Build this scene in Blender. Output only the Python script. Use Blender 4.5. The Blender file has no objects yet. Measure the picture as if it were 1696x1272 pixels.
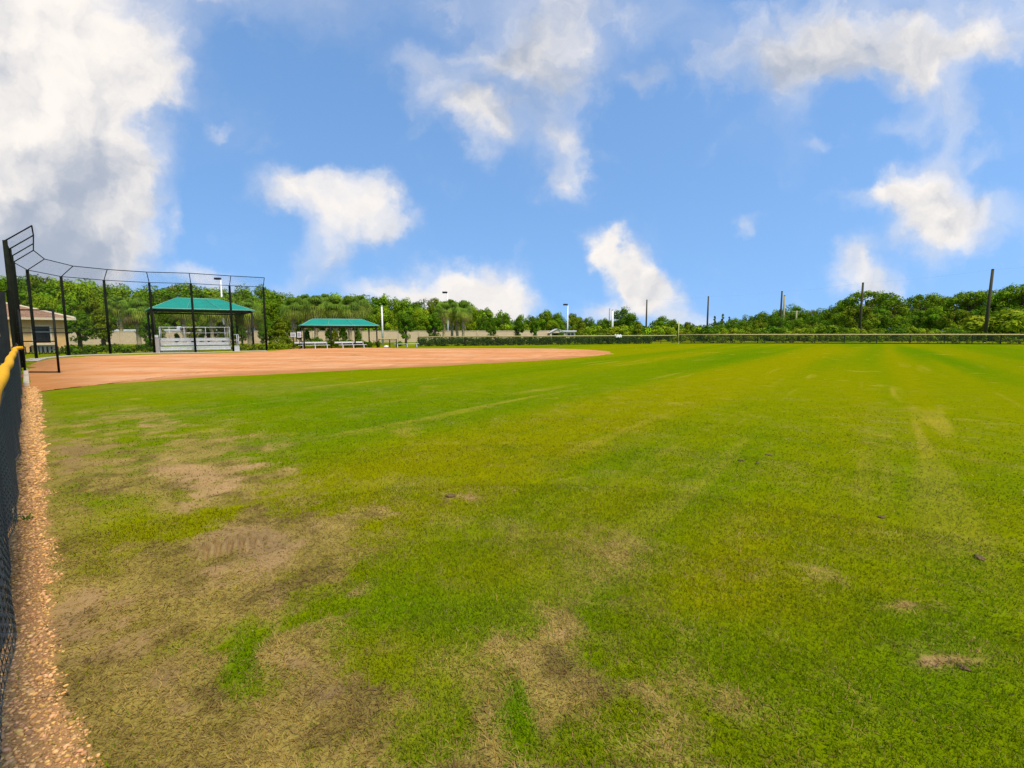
import bpy, math, random
import numpy as np
from mathutils import Vector, Matrix

random.seed(7)
RNG = np.random.default_rng(11)
scene = bpy.context.scene
COL = scene.collection
R = math.radians

# ------------------------------------------------------------------ camera
F, CX, CY, CAMH = 811.0, 848.0, 636.0, 1.75
PITCH, ROLL = R(6.15), R(-0.10)
CAMM = Matrix.Rotation(R(90) - PITCH, 3, 'X') @ Matrix.Rotation(ROLL, 3, 'Z')
cam_d = bpy.data.cameras.new('camera')
cam = bpy.data.objects.new('camera', cam_d)
COL.objects.link(cam)
cam.matrix_world = Matrix.Translation((0, 0, CAMH)) @ CAMM.to_4x4()
cam_d.sensor_width = 36
cam_d.lens = 36 * F / 1696
cam_d.clip_end = 5000
cam_d.clip_start = 0.02
scene.camera = cam


def ray(px, py):
    return CAMM @ Vector(((px - CX) / F, -(py - CY) / F, -1.0))


def gnd(px, py, z=0.0):
    """point of the ground seen at a photo pixel"""
    d = ray(px, py)
    t = (z - CAMH) / d.z
    return Vector((d.x * t, d.y * t, z))


def at(px, py, Y):
    """point seen at a photo pixel at forward distance Y"""
    d = ray(px, py)
    t = Y / d.y
    return Vector((d.x * t, Y, CAMH + d.z * t))


def xat(px, Y):
    return at(px, 549, Y).x


def zat(py, Y, px=CX):
    return at(px, py, Y).z


# ------------------------------------------------------------------ noise
def _hash(ix, iy, seed):
    h = (ix.astype(np.int64) * 374761393 + iy.astype(np.int64) * 668265263 + seed * 1442695041) & 0xFFFFFFFF
    h = ((h ^ (h >> 13)) * 1274126177) & 0xFFFFFFFF
    h = h ^ (h >> 16)
    return (h & 0xFFFF) / 65535.0


def vnoise(x, y, seed=0):
    x = np.asarray(x, float); y = np.asarray(y, float)
    ix = np.floor(x); iy = np.floor(y)
    fx = x - ix; fy = y - iy
    fx = fx * fx * (3 - 2 * fx); fy = fy * fy * (3 - 2 * fy)
    a = _hash(ix, iy, seed); b = _hash(ix + 1, iy, seed)
    c = _hash(ix, iy + 1, seed); d = _hash(ix + 1, iy + 1, seed)
    return (a * (1 - fx) + b * fx) * (1 - fy) + (c * (1 - fx) + d * fx) * fy


def fbm(x, y, seed=0, octs=4):
    s = 0.0; a = 0.5; t = 0.0
    for o in range(octs):
        s = s + a * vnoise(x * 2 ** o + 17.3 * o, y * 2 ** o - 9.1 * o, seed + o)
        t += a; a *= 0.55
    return s / t


def sstep(a, b, x):
    t = np.clip((x - a) / (b - a), 0, 1)
    return t * t * (3 - 2 * t)


# ------------------------------------------------------------------ materials
def new_mat(name):
    m = bpy.data.materials.new(name); m.use_nodes = True
    nt = m.node_tree
    b = nt.nodes['Principled BSDF']
    return m, nt, b


def pm(name, rgb, rough=0.7, metal=0.0, scale=6.0, amt=0.18, bump=0.0, bscale=40.0, spec=0.3, detail=5.0, stretch=(1, 1, 1)):
    m, nt, b = new_mat(name)
    tc = nt.nodes.new('ShaderNodeTexCoord')
    mp = nt.nodes.new('ShaderNodeMapping'); mp.inputs['Scale'].default_value = stretch
    nt.links.new(tc.outputs['Object'], mp.inputs['Vector'])
    n = nt.nodes.new('ShaderNodeTexNoise'); n.inputs['Scale'].default_value = scale
    n.inputs['Detail'].default_value = detail
    nt.links.new(mp.outputs[0], n.inputs['Vector'])
    mr = nt.nodes.new('ShaderNodeMapRange')
    mr.inputs['From Min'].default_value = 0.25; mr.inputs['From Max'].default_value = 0.75
    mr.inputs['To Min'].default_value = 1 - amt; mr.inputs['To Max'].default_value = 1 + amt
    nt.links.new(n.outputs['Fac'], mr.inputs['Value'])
    mx = nt.nodes.new('ShaderNodeVectorMath'); mx.operation = 'SCALE'
    mx.inputs[0].default_value = rgb
    nt.links.new(mr.outputs[0], mx.inputs['Scale'])
    nt.links.new(mx.outputs[0], b.inputs['Base Color'])
    b.inputs['Roughness'].default_value = rough
    b.inputs['Metallic'].default_value = metal
    b.inputs['Specular IOR Level'].default_value = spec
    if bump:
        n2 = nt.nodes.new('ShaderNodeTexNoise'); n2.inputs['Scale'].default_value = bscale
        n2.inputs['Detail'].default_value = 4
        nt.links.new(mp.outputs[0], n2.inputs['Vector'])
        bp = nt.nodes.new('ShaderNodeBump'); bp.inputs['Strength'].default_value = bump
        bp.inputs['Distance'].default_value = 0.03
        nt.links.new(n2.outputs['Fac'], bp.inputs['Height'])
        nt.links.new(bp.outputs[0], b.inputs['Normal'])
    return m


def attr_mat(name, rough=0.8, fine=((60, 0.2),), bump=0.0, bscale=200, bdist=0.02, spec=0.15, trans=0.0, objrand=0.0):
    """colour from the mesh's own 'col' attribute (its patches), times fine noise"""
    m, nt, b = new_mat(name)
    a = nt.nodes.new('ShaderNodeAttribute'); a.attribute_name = 'col'
    last = a.outputs['Color']
    tc = nt.nodes.new('ShaderNodeTexCoord')
    for sc, amt in fine:
        n = nt.nodes.new('ShaderNodeTexNoise'); n.inputs['Scale'].default_value = sc
        n.inputs['Detail'].default_value = 4
        nt.links.new(tc.outputs['Object'], n.inputs['Vector'])
        mr = nt.nodes.new('ShaderNodeMapRange')
        mr.inputs['From Min'].default_value = 0.3; mr.inputs['From Max'].default_value = 0.7
        mr.inputs['To Min'].default_value = 1 - amt; mr.inputs['To Max'].default_value = 1 + amt
        nt.links.new(n.outputs['Fac'], mr.inputs['Value'])
        v = nt.nodes.new('ShaderNodeVectorMath'); v.operation = 'SCALE'
        nt.links.new(last, v.inputs[0]); nt.links.new(mr.outputs[0], v.inputs['Scale'])
        last = v.outputs[0]
    if objrand:
        oi = nt.nodes.new('ShaderNodeObjectInfo')
        mr = nt.nodes.new('ShaderNodeMapRange')
        mr.inputs['To Min'].default_value = 1 - objrand; mr.inputs['To Max'].default_value = 1 + objrand
        nt.links.new(oi.outputs['Random'], mr.inputs['Value'])
        v = nt.nodes.new('ShaderNodeVectorMath'); v.operation = 'SCALE'
        nt.links.new(last, v.inputs[0]); nt.links.new(mr.outputs[0], v.inputs['Scale'])
        last = v.outputs[0]
    nt.links.new(last, b.inputs['Base Color'])
    b.inputs['Roughness'].default_value = rough
    b.inputs['Specular IOR Level'].default_value = spec
    if bump:
        n2 = nt.nodes.new('ShaderNodeTexNoise'); n2.inputs['Scale'].default_value = bscale
        n2.inputs['Detail'].default_value = 5
        nt.links.new(tc.outputs['Object'], n2.inputs['Vector'])
        bp = nt.nodes.new('ShaderNodeBump'); bp.inputs['Strength'].default_value = bump
        bp.inputs['Distance'].default_value = bdist
        nt.links.new(n2.outputs['Fac'], bp.inputs['Height'])
        nt.links.new(bp.outputs[0], b.inputs['Normal'])
    if trans:
        out = nt.nodes['Material Output']
        tr = nt.nodes.new('ShaderNodeBsdfTranslucent'); nt.links.new(last, tr.inputs['Color'])
        mx = nt.nodes.new('ShaderNodeMixShader'); mx.inputs[0].default_value = trans
        nt.links.new(b.outputs[0], mx.inputs[1]); nt.links.new(tr.outputs[0], mx.inputs[2])
        nt.links.new(mx.outputs[0], out.inputs['Surface'])
    return m


def link_mat(name, rgb, cell=0.05, wire=0.12):
    """woven wire: diagonal wires are solid, the gaps are open (uses UV in metres)"""
    m, nt, b = new_mat(name)
    b.inputs['Base Color'].default_value = (*rgb, 1)
    b.inputs['Roughness'].default_value = 0.5
    out = nt.nodes['Material Output']
    uv = nt.nodes.new('ShaderNodeUVMap')
    sp = nt.nodes.new('ShaderNodeSeparateXYZ'); nt.links.new(uv.outputs[0], sp.inputs[0])

    def mth(op, a, bb):
        n = nt.nodes.new('ShaderNodeMath'); n.operation = op
        for i, q in enumerate((a, bb)):
            if isinstance(q, (int, float)): n.inputs[i].default_value = q
            elif q is not None: nt.links.new(q, n.inputs[i])
        return n.outputs[0]
    p = mth('FRACT', mth('DIVIDE', mth('ADD', sp.outputs[0], sp.outputs[1]), cell), None)
    q = mth('FRACT', mth('DIVIDE', mth('SUBTRACT', sp.outputs[0], sp.outputs[1]), cell), None)
    k = mth('MAXIMUM', mth('LESS_THAN', p, wire), mth('LESS_THAN', q, wire))
    tr = nt.nodes.new('ShaderNodeBsdfTransparent')
    mx = nt.nodes.new('ShaderNodeMixShader')
    nt.links.new(k, mx.inputs[0]); nt.links.new(tr.outputs[0], mx.inputs[1]); nt.links.new(b.outputs[0], mx.inputs[2])
    nt.links.new(mx.outputs[0], out.inputs['Surface'])
    return m


M = {}
M['black_steel'] = pm('black_steel', (0.008, 0.010, 0.008), 0.6, 0.0, 8, 0.3, spec=0.12)
M['dark_post'] = pm('dark_post', (0.008, 0.010, 0.005), 0.8, 0.0, 5, 0.3, spec=0.08)
M['bronze_post'] = pm('bronze_post', (0.018, 0.017, 0.011), 0.6, 0, 5, 0.25, spec=0.12)
M['yellow_cap'] = pm('yellow_cap', (0.70, 0.34, 0.002), 0.65, 0, 9, 0.10, 0.15, 30, spec=0.1)
M['cream_cap'] = pm('cream_cap', (0.37, 0.30, 0.12), 0.6, 0, 1.2, 0.15)
M['screen'] = pm('screen_cloth', (0.14, 0.138, 0.115), 0.85, 0, 5, 0.3, 0.3, 120)
M['black_screen'] = pm('black_screen', (0.012, 0.014, 0.014), 0.9, 0, 3, 0.3)
M['green_screen'] = pm('green_screen', (0.014, 0.032, 0.003), 0.95, 0, 1.5, 0.35)
M['wire'] = pm('wire', (0.13, 0.135, 0.11), 0.45, 0, 30, 0.2)
M['link_fine'] = link_mat('chain_link_fine', (0.02, 0.022, 0.016), 0.06, 0.045)
M['link_gray'] = link_mat('chain_link_gray', (0.12, 0.12, 0.10), 0.06, 0.05)
M['link_far'] = link_mat('chain_link_far', (0.022, 0.03, 0.003), 0.06, 0.14)
M['concrete'] = pm('concrete', (0.42, 0.36, 0.27), 0.85, 0, 5, 0.2, 0.2, 60)
M['stucco'] = pm('stucco', (0.56, 0.345, 0.135), 0.85, 0, 3, 0.10, 0.3, 90)
M['cream_trim'] = pm('cream_trim', (0.55, 0.46, 0.30), 0.7, 0, 4, 0.1)
M['glass'] = pm('dark_glass', (0.012, 0.014, 0.014), 0.12, 0, 2, 0.3, spec=0.6)
M['teal'] = pm('teal_fabric', (0.004, 0.205, 0.15), 0.75, 0, 1.6, 0.14, 0.1, 20)
M['teal_edge'] = pm('teal_edge', (0.14, 0.36, 0.27), 0.55, 0, 3, 0.1)
M['alu'] = pm('white_aluminium', (0.52, 0.52, 0.50), 0.42, 0.0, 4, 0.12)
M['alu_gray'] = pm('gray_panel', (0.33, 0.30, 0.27), 0.5, 0.0, 4, 0.15)
M['white'] = pm('white_paint', (0.72, 0.71, 0.68), 0.5, 0, 3, 0.06)
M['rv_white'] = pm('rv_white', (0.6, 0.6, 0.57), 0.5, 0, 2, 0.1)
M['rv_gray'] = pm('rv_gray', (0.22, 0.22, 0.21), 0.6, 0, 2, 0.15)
M['wood_pole'] = pm('wood_pole', (0.05, 0.042, 0.014), 0.85, 0, 3, 0.35, 0.3, 30, stretch=(6, 6, 0.5))
M['pale_pole'] = pm('pale_pole', (0.30, 0.27, 0.15), 0.8, 0, 3, 0.25, stretch=(4, 4, 0.6))
M['foul_yellow'] = pm('foul_yellow', (0.42, 0.42, 0.12), 0.5, 0, 2, 0.12)
M['lamp_black'] = pm('lamp_head_black', (0.015, 0.015, 0.02), 0.4)
M['sign_print'] = pm('sign_grey', (0.33, 0.31, 0.33), 0.6, 0, 30, 0.25)
M['bark'] = pm('bark', (0.10, 0.075, 0.05), 0.9, 0, 5, 0.4, 0.6, 30, stretch=(4, 4, 1))
M['pale_bark'] = pm('pale_bark', (0.36, 0.28, 0.15), 0.9, 0, 6, 0.35, 0.6, 20)
M['leaf'] = attr_mat('leaves', 0.8, ((0.6, 0.22),), trans=0.2, objrand=0.18, spec=0.08)
M['frond'] = attr_mat('palm_fronds', 0.7, ((1.0, 0.15),), trans=0.35, objrand=0.15, spec=0.3)
M['blade'] = attr_mat('grass_blades', 0.65, ((25, 0.12),), trans=0.48, spec=0.06)
M['stone'] = attr_mat('gravel_stone', 0.85, ((90, 0.2),), bump=0.3, bscale=120, bdist=0.004)
M['turf'] = attr_mat('turf', 0.95, ((2.3, 0.07), (14, 0.08), (90, 0.16), (330, 0.15)), bump=0.5, bscale=130, bdist=0.03, spec=0.0)
M['clay'] = attr_mat('clay', 0.95, ((1.2, 0.08), (30, 0.10), (160, 0.08)), bump=0.35, bscale=60, bdist=0.02, spec=0.05)
M['clod'] = pm('dirt_clod', (0.13, 0.085, 0.03), 0.95, 0, 40, 0.4, 0.8, 80)


def tile_mat():
    m, nt, b = new_mat('clay_tiles')
    tc = nt.nodes.new('ShaderNodeTexCoord')
    w = nt.nodes.new('ShaderNodeTexWave'); w.wave_type = 'BANDS'; w.bands_direction = 'X'
    w.inputs['Scale'].default_value = 1.4; w.inputs['Distortion'].default_value = 0.3
    w2 = nt.nodes.new('ShaderNodeTexWave'); w2.wave_type = 'BANDS'; w2.bands_direction = 'Z'
    w2.inputs['Scale'].default_value = 2.0
    n = nt.nodes.new('ShaderNodeTexNoise'); n.inputs['Scale'].default_value = 3.0
    nt.links.new(tc.outputs['Object'], w.inputs['Vector']); nt.links.new(tc.outputs['Object'], w2.inputs['Vector'])
    nt.links.new(tc.outputs['Object'], n.inputs['Vector'])
    cr = nt.nodes.new('ShaderNodeValToRGB')
    cr.color_ramp.elements[0].position = 0.3; cr.color_ramp.elements[0].color = (0.20, 0.10, 0.05, 1)
    cr.color_ramp.elements[1].position = 0.7; cr.color_ramp.elements[1].color = (0.31, 0.17, 0.088, 1)
    nt.links.new(n.outputs['Fac'], cr.inputs[0]); nt.links.new(cr.outputs[0], b.inputs['Base Color'])
    mx = nt.nodes.new('ShaderNodeMath'); mx.operation = 'ADD'
    nt.links.new(w.outputs['Fac'], mx.inputs[0]); nt.links.new(w2.outputs['Fac'], mx.inputs[1])
    bp = nt.nodes.new('ShaderNodeBump'); bp.inputs['Strength'].default_value = 0.8; bp.inputs['Distance'].default_value = 0.05
    nt.links.new(mx.outputs[0], bp.inputs['Height']); nt.links.new(bp.outputs[0], b.inputs['Normal'])
    b.inputs['Roughness'].default_value = 0.8
    return m


def wall_mat():
    m, nt, b = new_mat('precast_wall')
    tc = nt.nodes.new('ShaderNodeTexCoord')
    br = nt.nodes.new('ShaderNodeTexBrick')
    br.inputs['Color1'].default_value = (0.50, 0.385, 0.235, 1); br.inputs['Color2'].default_value = (0.54, 0.415, 0.26, 1)
    br.inputs['Mortar'].default_value = (0.41, 0.32, 0.20, 1)
    br.inputs['Scale'].default_value = 1.0; br.inputs['Mortar Size'].default_value = 0.015
    br.inputs['Brick Width'].default_value = 0.6; br.inputs['Row Height'].default_value = 0.3
    sp = nt.nodes.new('ShaderNodeSeparateXYZ'); cb = nt.nodes.new('ShaderNodeCombineXYZ')
    nt.links.new(tc.outputs['Object'], sp.inputs[0])
    nt.links.new(sp.outputs[0], cb.inputs[0]); nt.links.new(sp.outputs[2], cb.inputs[1])
    nt.links.new(cb.outputs[0], br.inputs['Vector'])
    nt.links.new(br.outputs['Color'], b.inputs['Base Color'])
    b.inputs['Roughness'].default_value = 0.9
    return m


M['tile'] = tile_mat()
M['wall'] = wall_mat()


# ------------------------------------------------------------------ mesh helpers
def raw_mesh(name, verts, faces, mat, col=None, smooth=False, parent=None, uv=None):
    """verts (n,3); faces (m,k) ints, all of one size"""
    me = bpy.data.meshes.new(name)
    verts = np.asarray(verts, np.float32); faces = np.asarray(faces, np.int32)
    nf, k = faces.shape
    me.vertices.add(len(verts)); me.vertices.foreach_set('co', verts.ravel())
    me.loops.add(nf * k); me.loops.foreach_set('vertex_index', faces.ravel())
    me.polygons.add(nf); me.polygons.foreach_set('loop_start', np.arange(0, nf * k, k, dtype=np.int32))
    me.polygons.foreach_set('loop_total', np.full(nf, k, np.int32))
    if smooth: me.polygons.foreach_set('use_smooth', np.ones(nf, bool))
    if col is not None:
        a = me.attributes.new('col', 'FLOAT_COLOR', 'POINT')
        c4 = np.ones((len(verts), 4), np.float32); c4[:, :3] = col
        a.data.foreach_set('color', c4.ravel())
    me.update(calc_edges=True); me.validate()
    if mat: me.materials.append(mat)
    o = bpy.data.objects.new(name, me); COL.objects.link(o)
    if parent: o.parent = parent
    return o


class MB:
    def __init__(s): s.v = []; s.f = []; s.uv = {}

    def quad(s, a, b, c, d, uv=None):
        n = len(s.v); s.v += [tuple(a), tuple(b), tuple(c), tuple(d)]
        if uv: s.uv[len(s.f)] = uv
        s.f.append((n, n + 1, n + 2, n + 3)); return s

    def tri(s, a, b, c):
        n = len(s.v); s.v += [tuple(a), tuple(b), tuple(c)]; s.f.append((n, n + 1, n + 2)); return s

    def box(s, c, size, rz=0.0, M3=None):
        c = Vector(c); hx, hy, hz = (q / 2 for q in size)
        m = M3 or Matrix.Rotation(rz, 3, 'Z')
        n = len(s.v)
        for x in (-hx, hx):
            for y in (-hy, hy):
                for z in (-hz, hz):
                    s.v.append(tuple(c + m @ Vector((x, y, z))))
        s.f += [(n, n + 1, n + 3, n + 2), (n + 4, n + 6, n + 7, n + 5), (n, n + 4, n + 5, n + 1),
                (n + 2, n + 3, n + 7, n + 6), (n, n + 2, n + 6, n + 4), (n + 1, n + 5, n + 7, n + 3)]
        return s

    def tube(s, pts, rad, n=8, caps=True):
        pts = [Vector(p) for p in pts]
        if not hasattr(rad, '__len__'): rad = [rad] * len(pts)
        b0 = len(s.v); up = None
        for i, p in enumerate(pts):
            if i == 0: t = pts[1] - p
            elif i == len(pts) - 1: t = p - pts[i - 1]
            else: t = (pts[i + 1] - p).normalized() + (p - pts[i - 1]).normalized()
            t.normalize()
            if up is None:
                up = Vector((0, 0, 1)) if abs(t.z) < 0.9 else Vector((1, 0, 0))
            u = up - t * up.dot(t)
            if u.length < 1e-6: u = t.orthogonal()
            u.normalize(); w = t.cross(u); up = u
            for k in range(n):
                a = 2 * math.pi * k / n
                s.v.append(tuple(p + (u * math.cos(a) + w * math.sin(a)) * rad[i]))
        for i in range(len(pts) - 1):
            for k in range(n):
                a = b0 + i * n + k; b = b0 + i * n + (k + 1) % n
                s.f.append((a, b, b + n, a + n))
        if caps:
            s.f.append(tuple(b0 + k for k in reversed(range(n))))
            e = b0 + (len(pts) - 1) * n
            s.f.append(tuple(e + k for k in range(n)))
        return s

    def build(s, name, mat, parent=None, smooth=False, bevel=0.0):
        me = bpy.data.meshes.new(name)
        me.from_pydata(s.v, [], s.f)
        if s.uv:
            l = me.uv_layers.new(name='UVMap')
            for fi, uv in s.uv.items():
                for k, li in enumerate(me.polygons[fi].loop_indices): l.data[li].uv = uv[k]
        if smooth:
            for p in me.polygons: p.use_smooth = len(p.vertices) == 4
        me.update()
        me.materials.append(mat)
        o = bpy.data.objects.new(name, me); COL.objects.link(o)
        if parent: o.parent = parent
        if bevel:
            b = o.modifiers.new('bevel', 'BEVEL'); b.width = bevel; b.segments = 2; b.limit_method = 'ANGLE'
        return o


def tag(o, label, cat, group=None, kind=None):
    if label: o['label'] = label
    if cat: o['category'] = cat
    if group: o['group'] = group
    if kind: o['kind'] = kind
    return o


def thing(name, label, cat, loc=(0, 0, 0), rz=0.0, group=None):
    o = bpy.data.objects.new(name, None); COL.objects.link(o)
    o.location = loc; o.rotation_euler = (0, 0, rz); o.empty_display_size = 0.3
    return tag(o, label, cat, group)


def dup(root, loc, rz=0.0, scale=None, label=None, group=None):
    r = root.copy(); COL.objects.link(r)
    r.location = loc; r.rotation_euler = (0, 0, rz)
    if scale is not None: r.scale = scale
    if label: r['label'] = label
    if group: r['group'] = group
    for ch in list(root.children):
        c = ch.copy(); COL.objects.link(c); c.parent = r
        for g in list(ch.children):
            d = g.copy(); COL.objects.link(d); d.parent = c
    return r


# ------------------------------------------------------------------ fence line beside the camera
P1 = gnd(36, 641)                                   # where the low fence with the yellow cap ends
fd = ray(40, 549.4); FD = Vector((fd.x, fd.y, 0)).normalized()   # along the fence, away from camera
FN = Vector((FD.y, -FD.x, 0))                       # towards the field
if FN.x < 0: FN = -FN
S1 = P1.dot(FD); OFF = P1.dot(FN) - .045


def fpt(s, off=0.0, z=0.0):
    """point at distance s along the fence, off metres to the field side"""
    v = FD * s + FN * (OFF + off)
    return Vector((v.x, v.y, z))


# ------------------------------------------------------------------ ground fields
GW = gnd(124, 1200).dot(FN) - OFF
GW2 = gnd(66, 720).dot(FN) - OFF
print('gravel', GW, GW2, OFF, S1)


def blob_set(lst):
    out = []
    for (px, py, rx, ry, amt) in lst:
        c = gnd(px, py); a = gnd(px + rx, py) - c
        b = (gnd(px, py + ry) - gnd(px, max(py - ry, 562))) * 0.5
        m = np.array([[a.x, b.x], [a.y, b.y]])
        out.append((np.array([c.x, c.y]), np.linalg.inv(m), amt))
    return out


DEAD = blob_set([
    (120, 745, 60, 35, .95), (300, 785, 120, 38, 1.0), (220, 690, 130, 18, .45), (340, 735, 110, 25, .55),
    (420, 850, 120, 45, .75), (510, 880, 90, 38, .95), (410, 912, 130, 36, .95), (490, 1000, 140, 60, .95),
    (310, 965, 90, 45, .85), (150, 930, 80, 60, .65), (160, 1030, 100, 80, .85), (250, 1110, 130, 80, .85),
    (140, 1180, 130, 60, .8), (350, 1180, 170, 60, .8), (530, 1100, 130, 50, .95), (540, 1165, 110, 40, .85),
    (720, 1160, 180, 50, .55), (890, 1080, 80, 60, .42), (915, 1070, 45, 60, .75), (920, 1160, 80, 50, .38),
    (735, 960, 30, 55, .65), (805, 1035, 22, 45, .65), (640, 862, 70, 12, .4), (490, 795, 80, 20, .5),
    (762, 818, 34, 7, .8), (1232, 945, 32, 20, .55), (1370, 968, 44, 15, .55), (1515, 1003, 50, 14, .75),
    (1605, 1110, 45, 12, .85), (1150, 1185, 130, 45, .5), (1080, 1140, 120, 45, .3), (330, 1262, 380, 55, .65),
    (880, 1262, 150, 50, .35), (1180, 1262, 160, 50, .3), (700, 820, 120, 35, .2), (860, 900, 120, 50, .2),
    (1020, 900, 60, 30, .35), (280, 850, 200, 110, .3), (230, 760, 160, 60, .3), (1000, 1000, 90, 60, .3),
    (100, 860, 40, 120, .3), (330, 640, 290, 10, .25), (1460, 720, 30, 60, .2), (560, 960, 40, 40, .5),
    (340, 855, 60, 34, -.8), (230, 872, 90, 25, -.5), (425, 1088, 42, 48, -1.0), (700, 1005, 130, 45, -1.1),
    (615, 985, 50, 30, -.5), (800, 1020, 60, 30, -.4), (868, 1172, 36, 55, -1.0), (630, 1130, 70, 25, -.6),
    (100, 985, 30, 25, -.7), (150, 1150, 26, 30, -.6), (560, 780, 60, 40, -.3), (1040, 1190, 40, 30, -.4)])
BARE = blob_set([
    (440, 930, 90, 30, .55), (520, 990, 90, 30, .5), (170, 1000, 70, 40, .5), (260, 1150, 90, 40, .5), (450, 1120, 70, 30, .4), (860, 1100, 30, 30, .4), (640, 1130, 60, 16, .4),
    (300, 785, 85, 26, 1.0), (350, 815, 40, 22, .8), (120, 750, 55, 28, .85), (425, 905, 90, 26, 1.0),
    (370, 870, 70, 22, .6), (510, 870, 50, 18, .6), (320, 960, 60, 25, .6), (540, 1095, 70, 26, .7), (520, 1150, 60, 22, .7), (280, 700, 60, 9, .5),
    (430, 770, 60, 10, .5), (130, 1040, 60, 50, .55), (230, 1090, 50, 40, .5), (760, 818, 24, 5, .7),
    (1510, 1000, 35, 10, .6), (1600, 1108, 32, 9, .8), (915, 1060, 26, 36, .5), (1120, 1160, 40, 14, .5), (420, 1185, 60, 18, .6)])
GREY = blob_set([(250, 1150, 120, 60, .8), (120, 748, 60, 36, 1.0), (410, 905, 120, 40, .9), (540, 1110, 140, 60, .9), (150, 1050, 120, 90, .6),
                 (1600, 1108, 60, 20, .8), (1120, 1165, 80, 30, .8), (560, 1150, 90, 30, .8)])
YELL = blob_set([(1250, 900, 260, 60, .45), (1120, 960, 160, 60, .3), (1400, 640, 300, 40, .35), (1350, 590, 400, 16, .35), (1050, 850, 160, 60, .35),
                 (840, 745, 90, 14, .4), (1460, 700, 90, 60, .35), (900, 960, 200, 80, .3), (660, 730, 90, 8, .3),
                 (700, 800, 200, 50, .2), (1300, 1000, 250, 60, .3), (1450, 860, 200, 30, .3), (780, 1130, 200, 70, .25)])
LUSH = blob_set([(1010, 760, 120, 30, .5), (1600, 800, 130, 50, .55), (1000, 690, 120, 16, .35), (1400, 1150, 260, 90, .45),
                 (1190, 1060, 100, 50, .5), (1640, 1000, 120, 120, .5), (700, 1005, 130, 45, .8), (425, 1088, 42, 48, .7),
                 (868, 1172, 36, 55, .7), (560, 690, 260, 24, .3), (1000, 980, 100, 50, .3), (340, 855, 60, 34, .5), (500, 650, 300, 22, .4)])
md = ray(1450, 549); MD = np.array([md.x, md.y]); MD /= np.linalg.norm(MD)      # mowing direction
TA, TB = gnd(290, 928), gnd(458, 884)               # tyre print in the bare soil


def bsum(bs, x, y):
    s = np.zeros_like(x)
    for c, im, amt in bs:
        dx = x - c[0]; dy = y - c[1]
        u = im[0, 0] * dx + im[0, 1] * dy; v = im[1, 0] * dx + im[1, 1] * dy
        s += amt * np.exp(-(u * u + v * v) * 0.9)
    return s


C = dict(mid=(.165, .208, .001), deep=(.118, .180, .001), lush=(.105, .188, .001), yell=(.240, .238, .001), pale=(.36, .27, .03), brown=(.125, .08, .03),
         straw=(.37, .265, .075), straw2=(.27, .195, .052), soil=(.45, .28, .125), grey=(.30, .195, .088), gravel=(.36, .20, .085))
C = {k: np.array(v) for k, v in C.items()}
for k_, q_ in dict(mid=.87, deep=.84, lush=.84, yell=.80, straw=.86, straw2=.78, soil=.80, grey=.72).items(): C[k_] = C[k_] * q_


def mix(a, b, t):
    return a * (1 - t[:, None]) + b * t[:, None]


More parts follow.
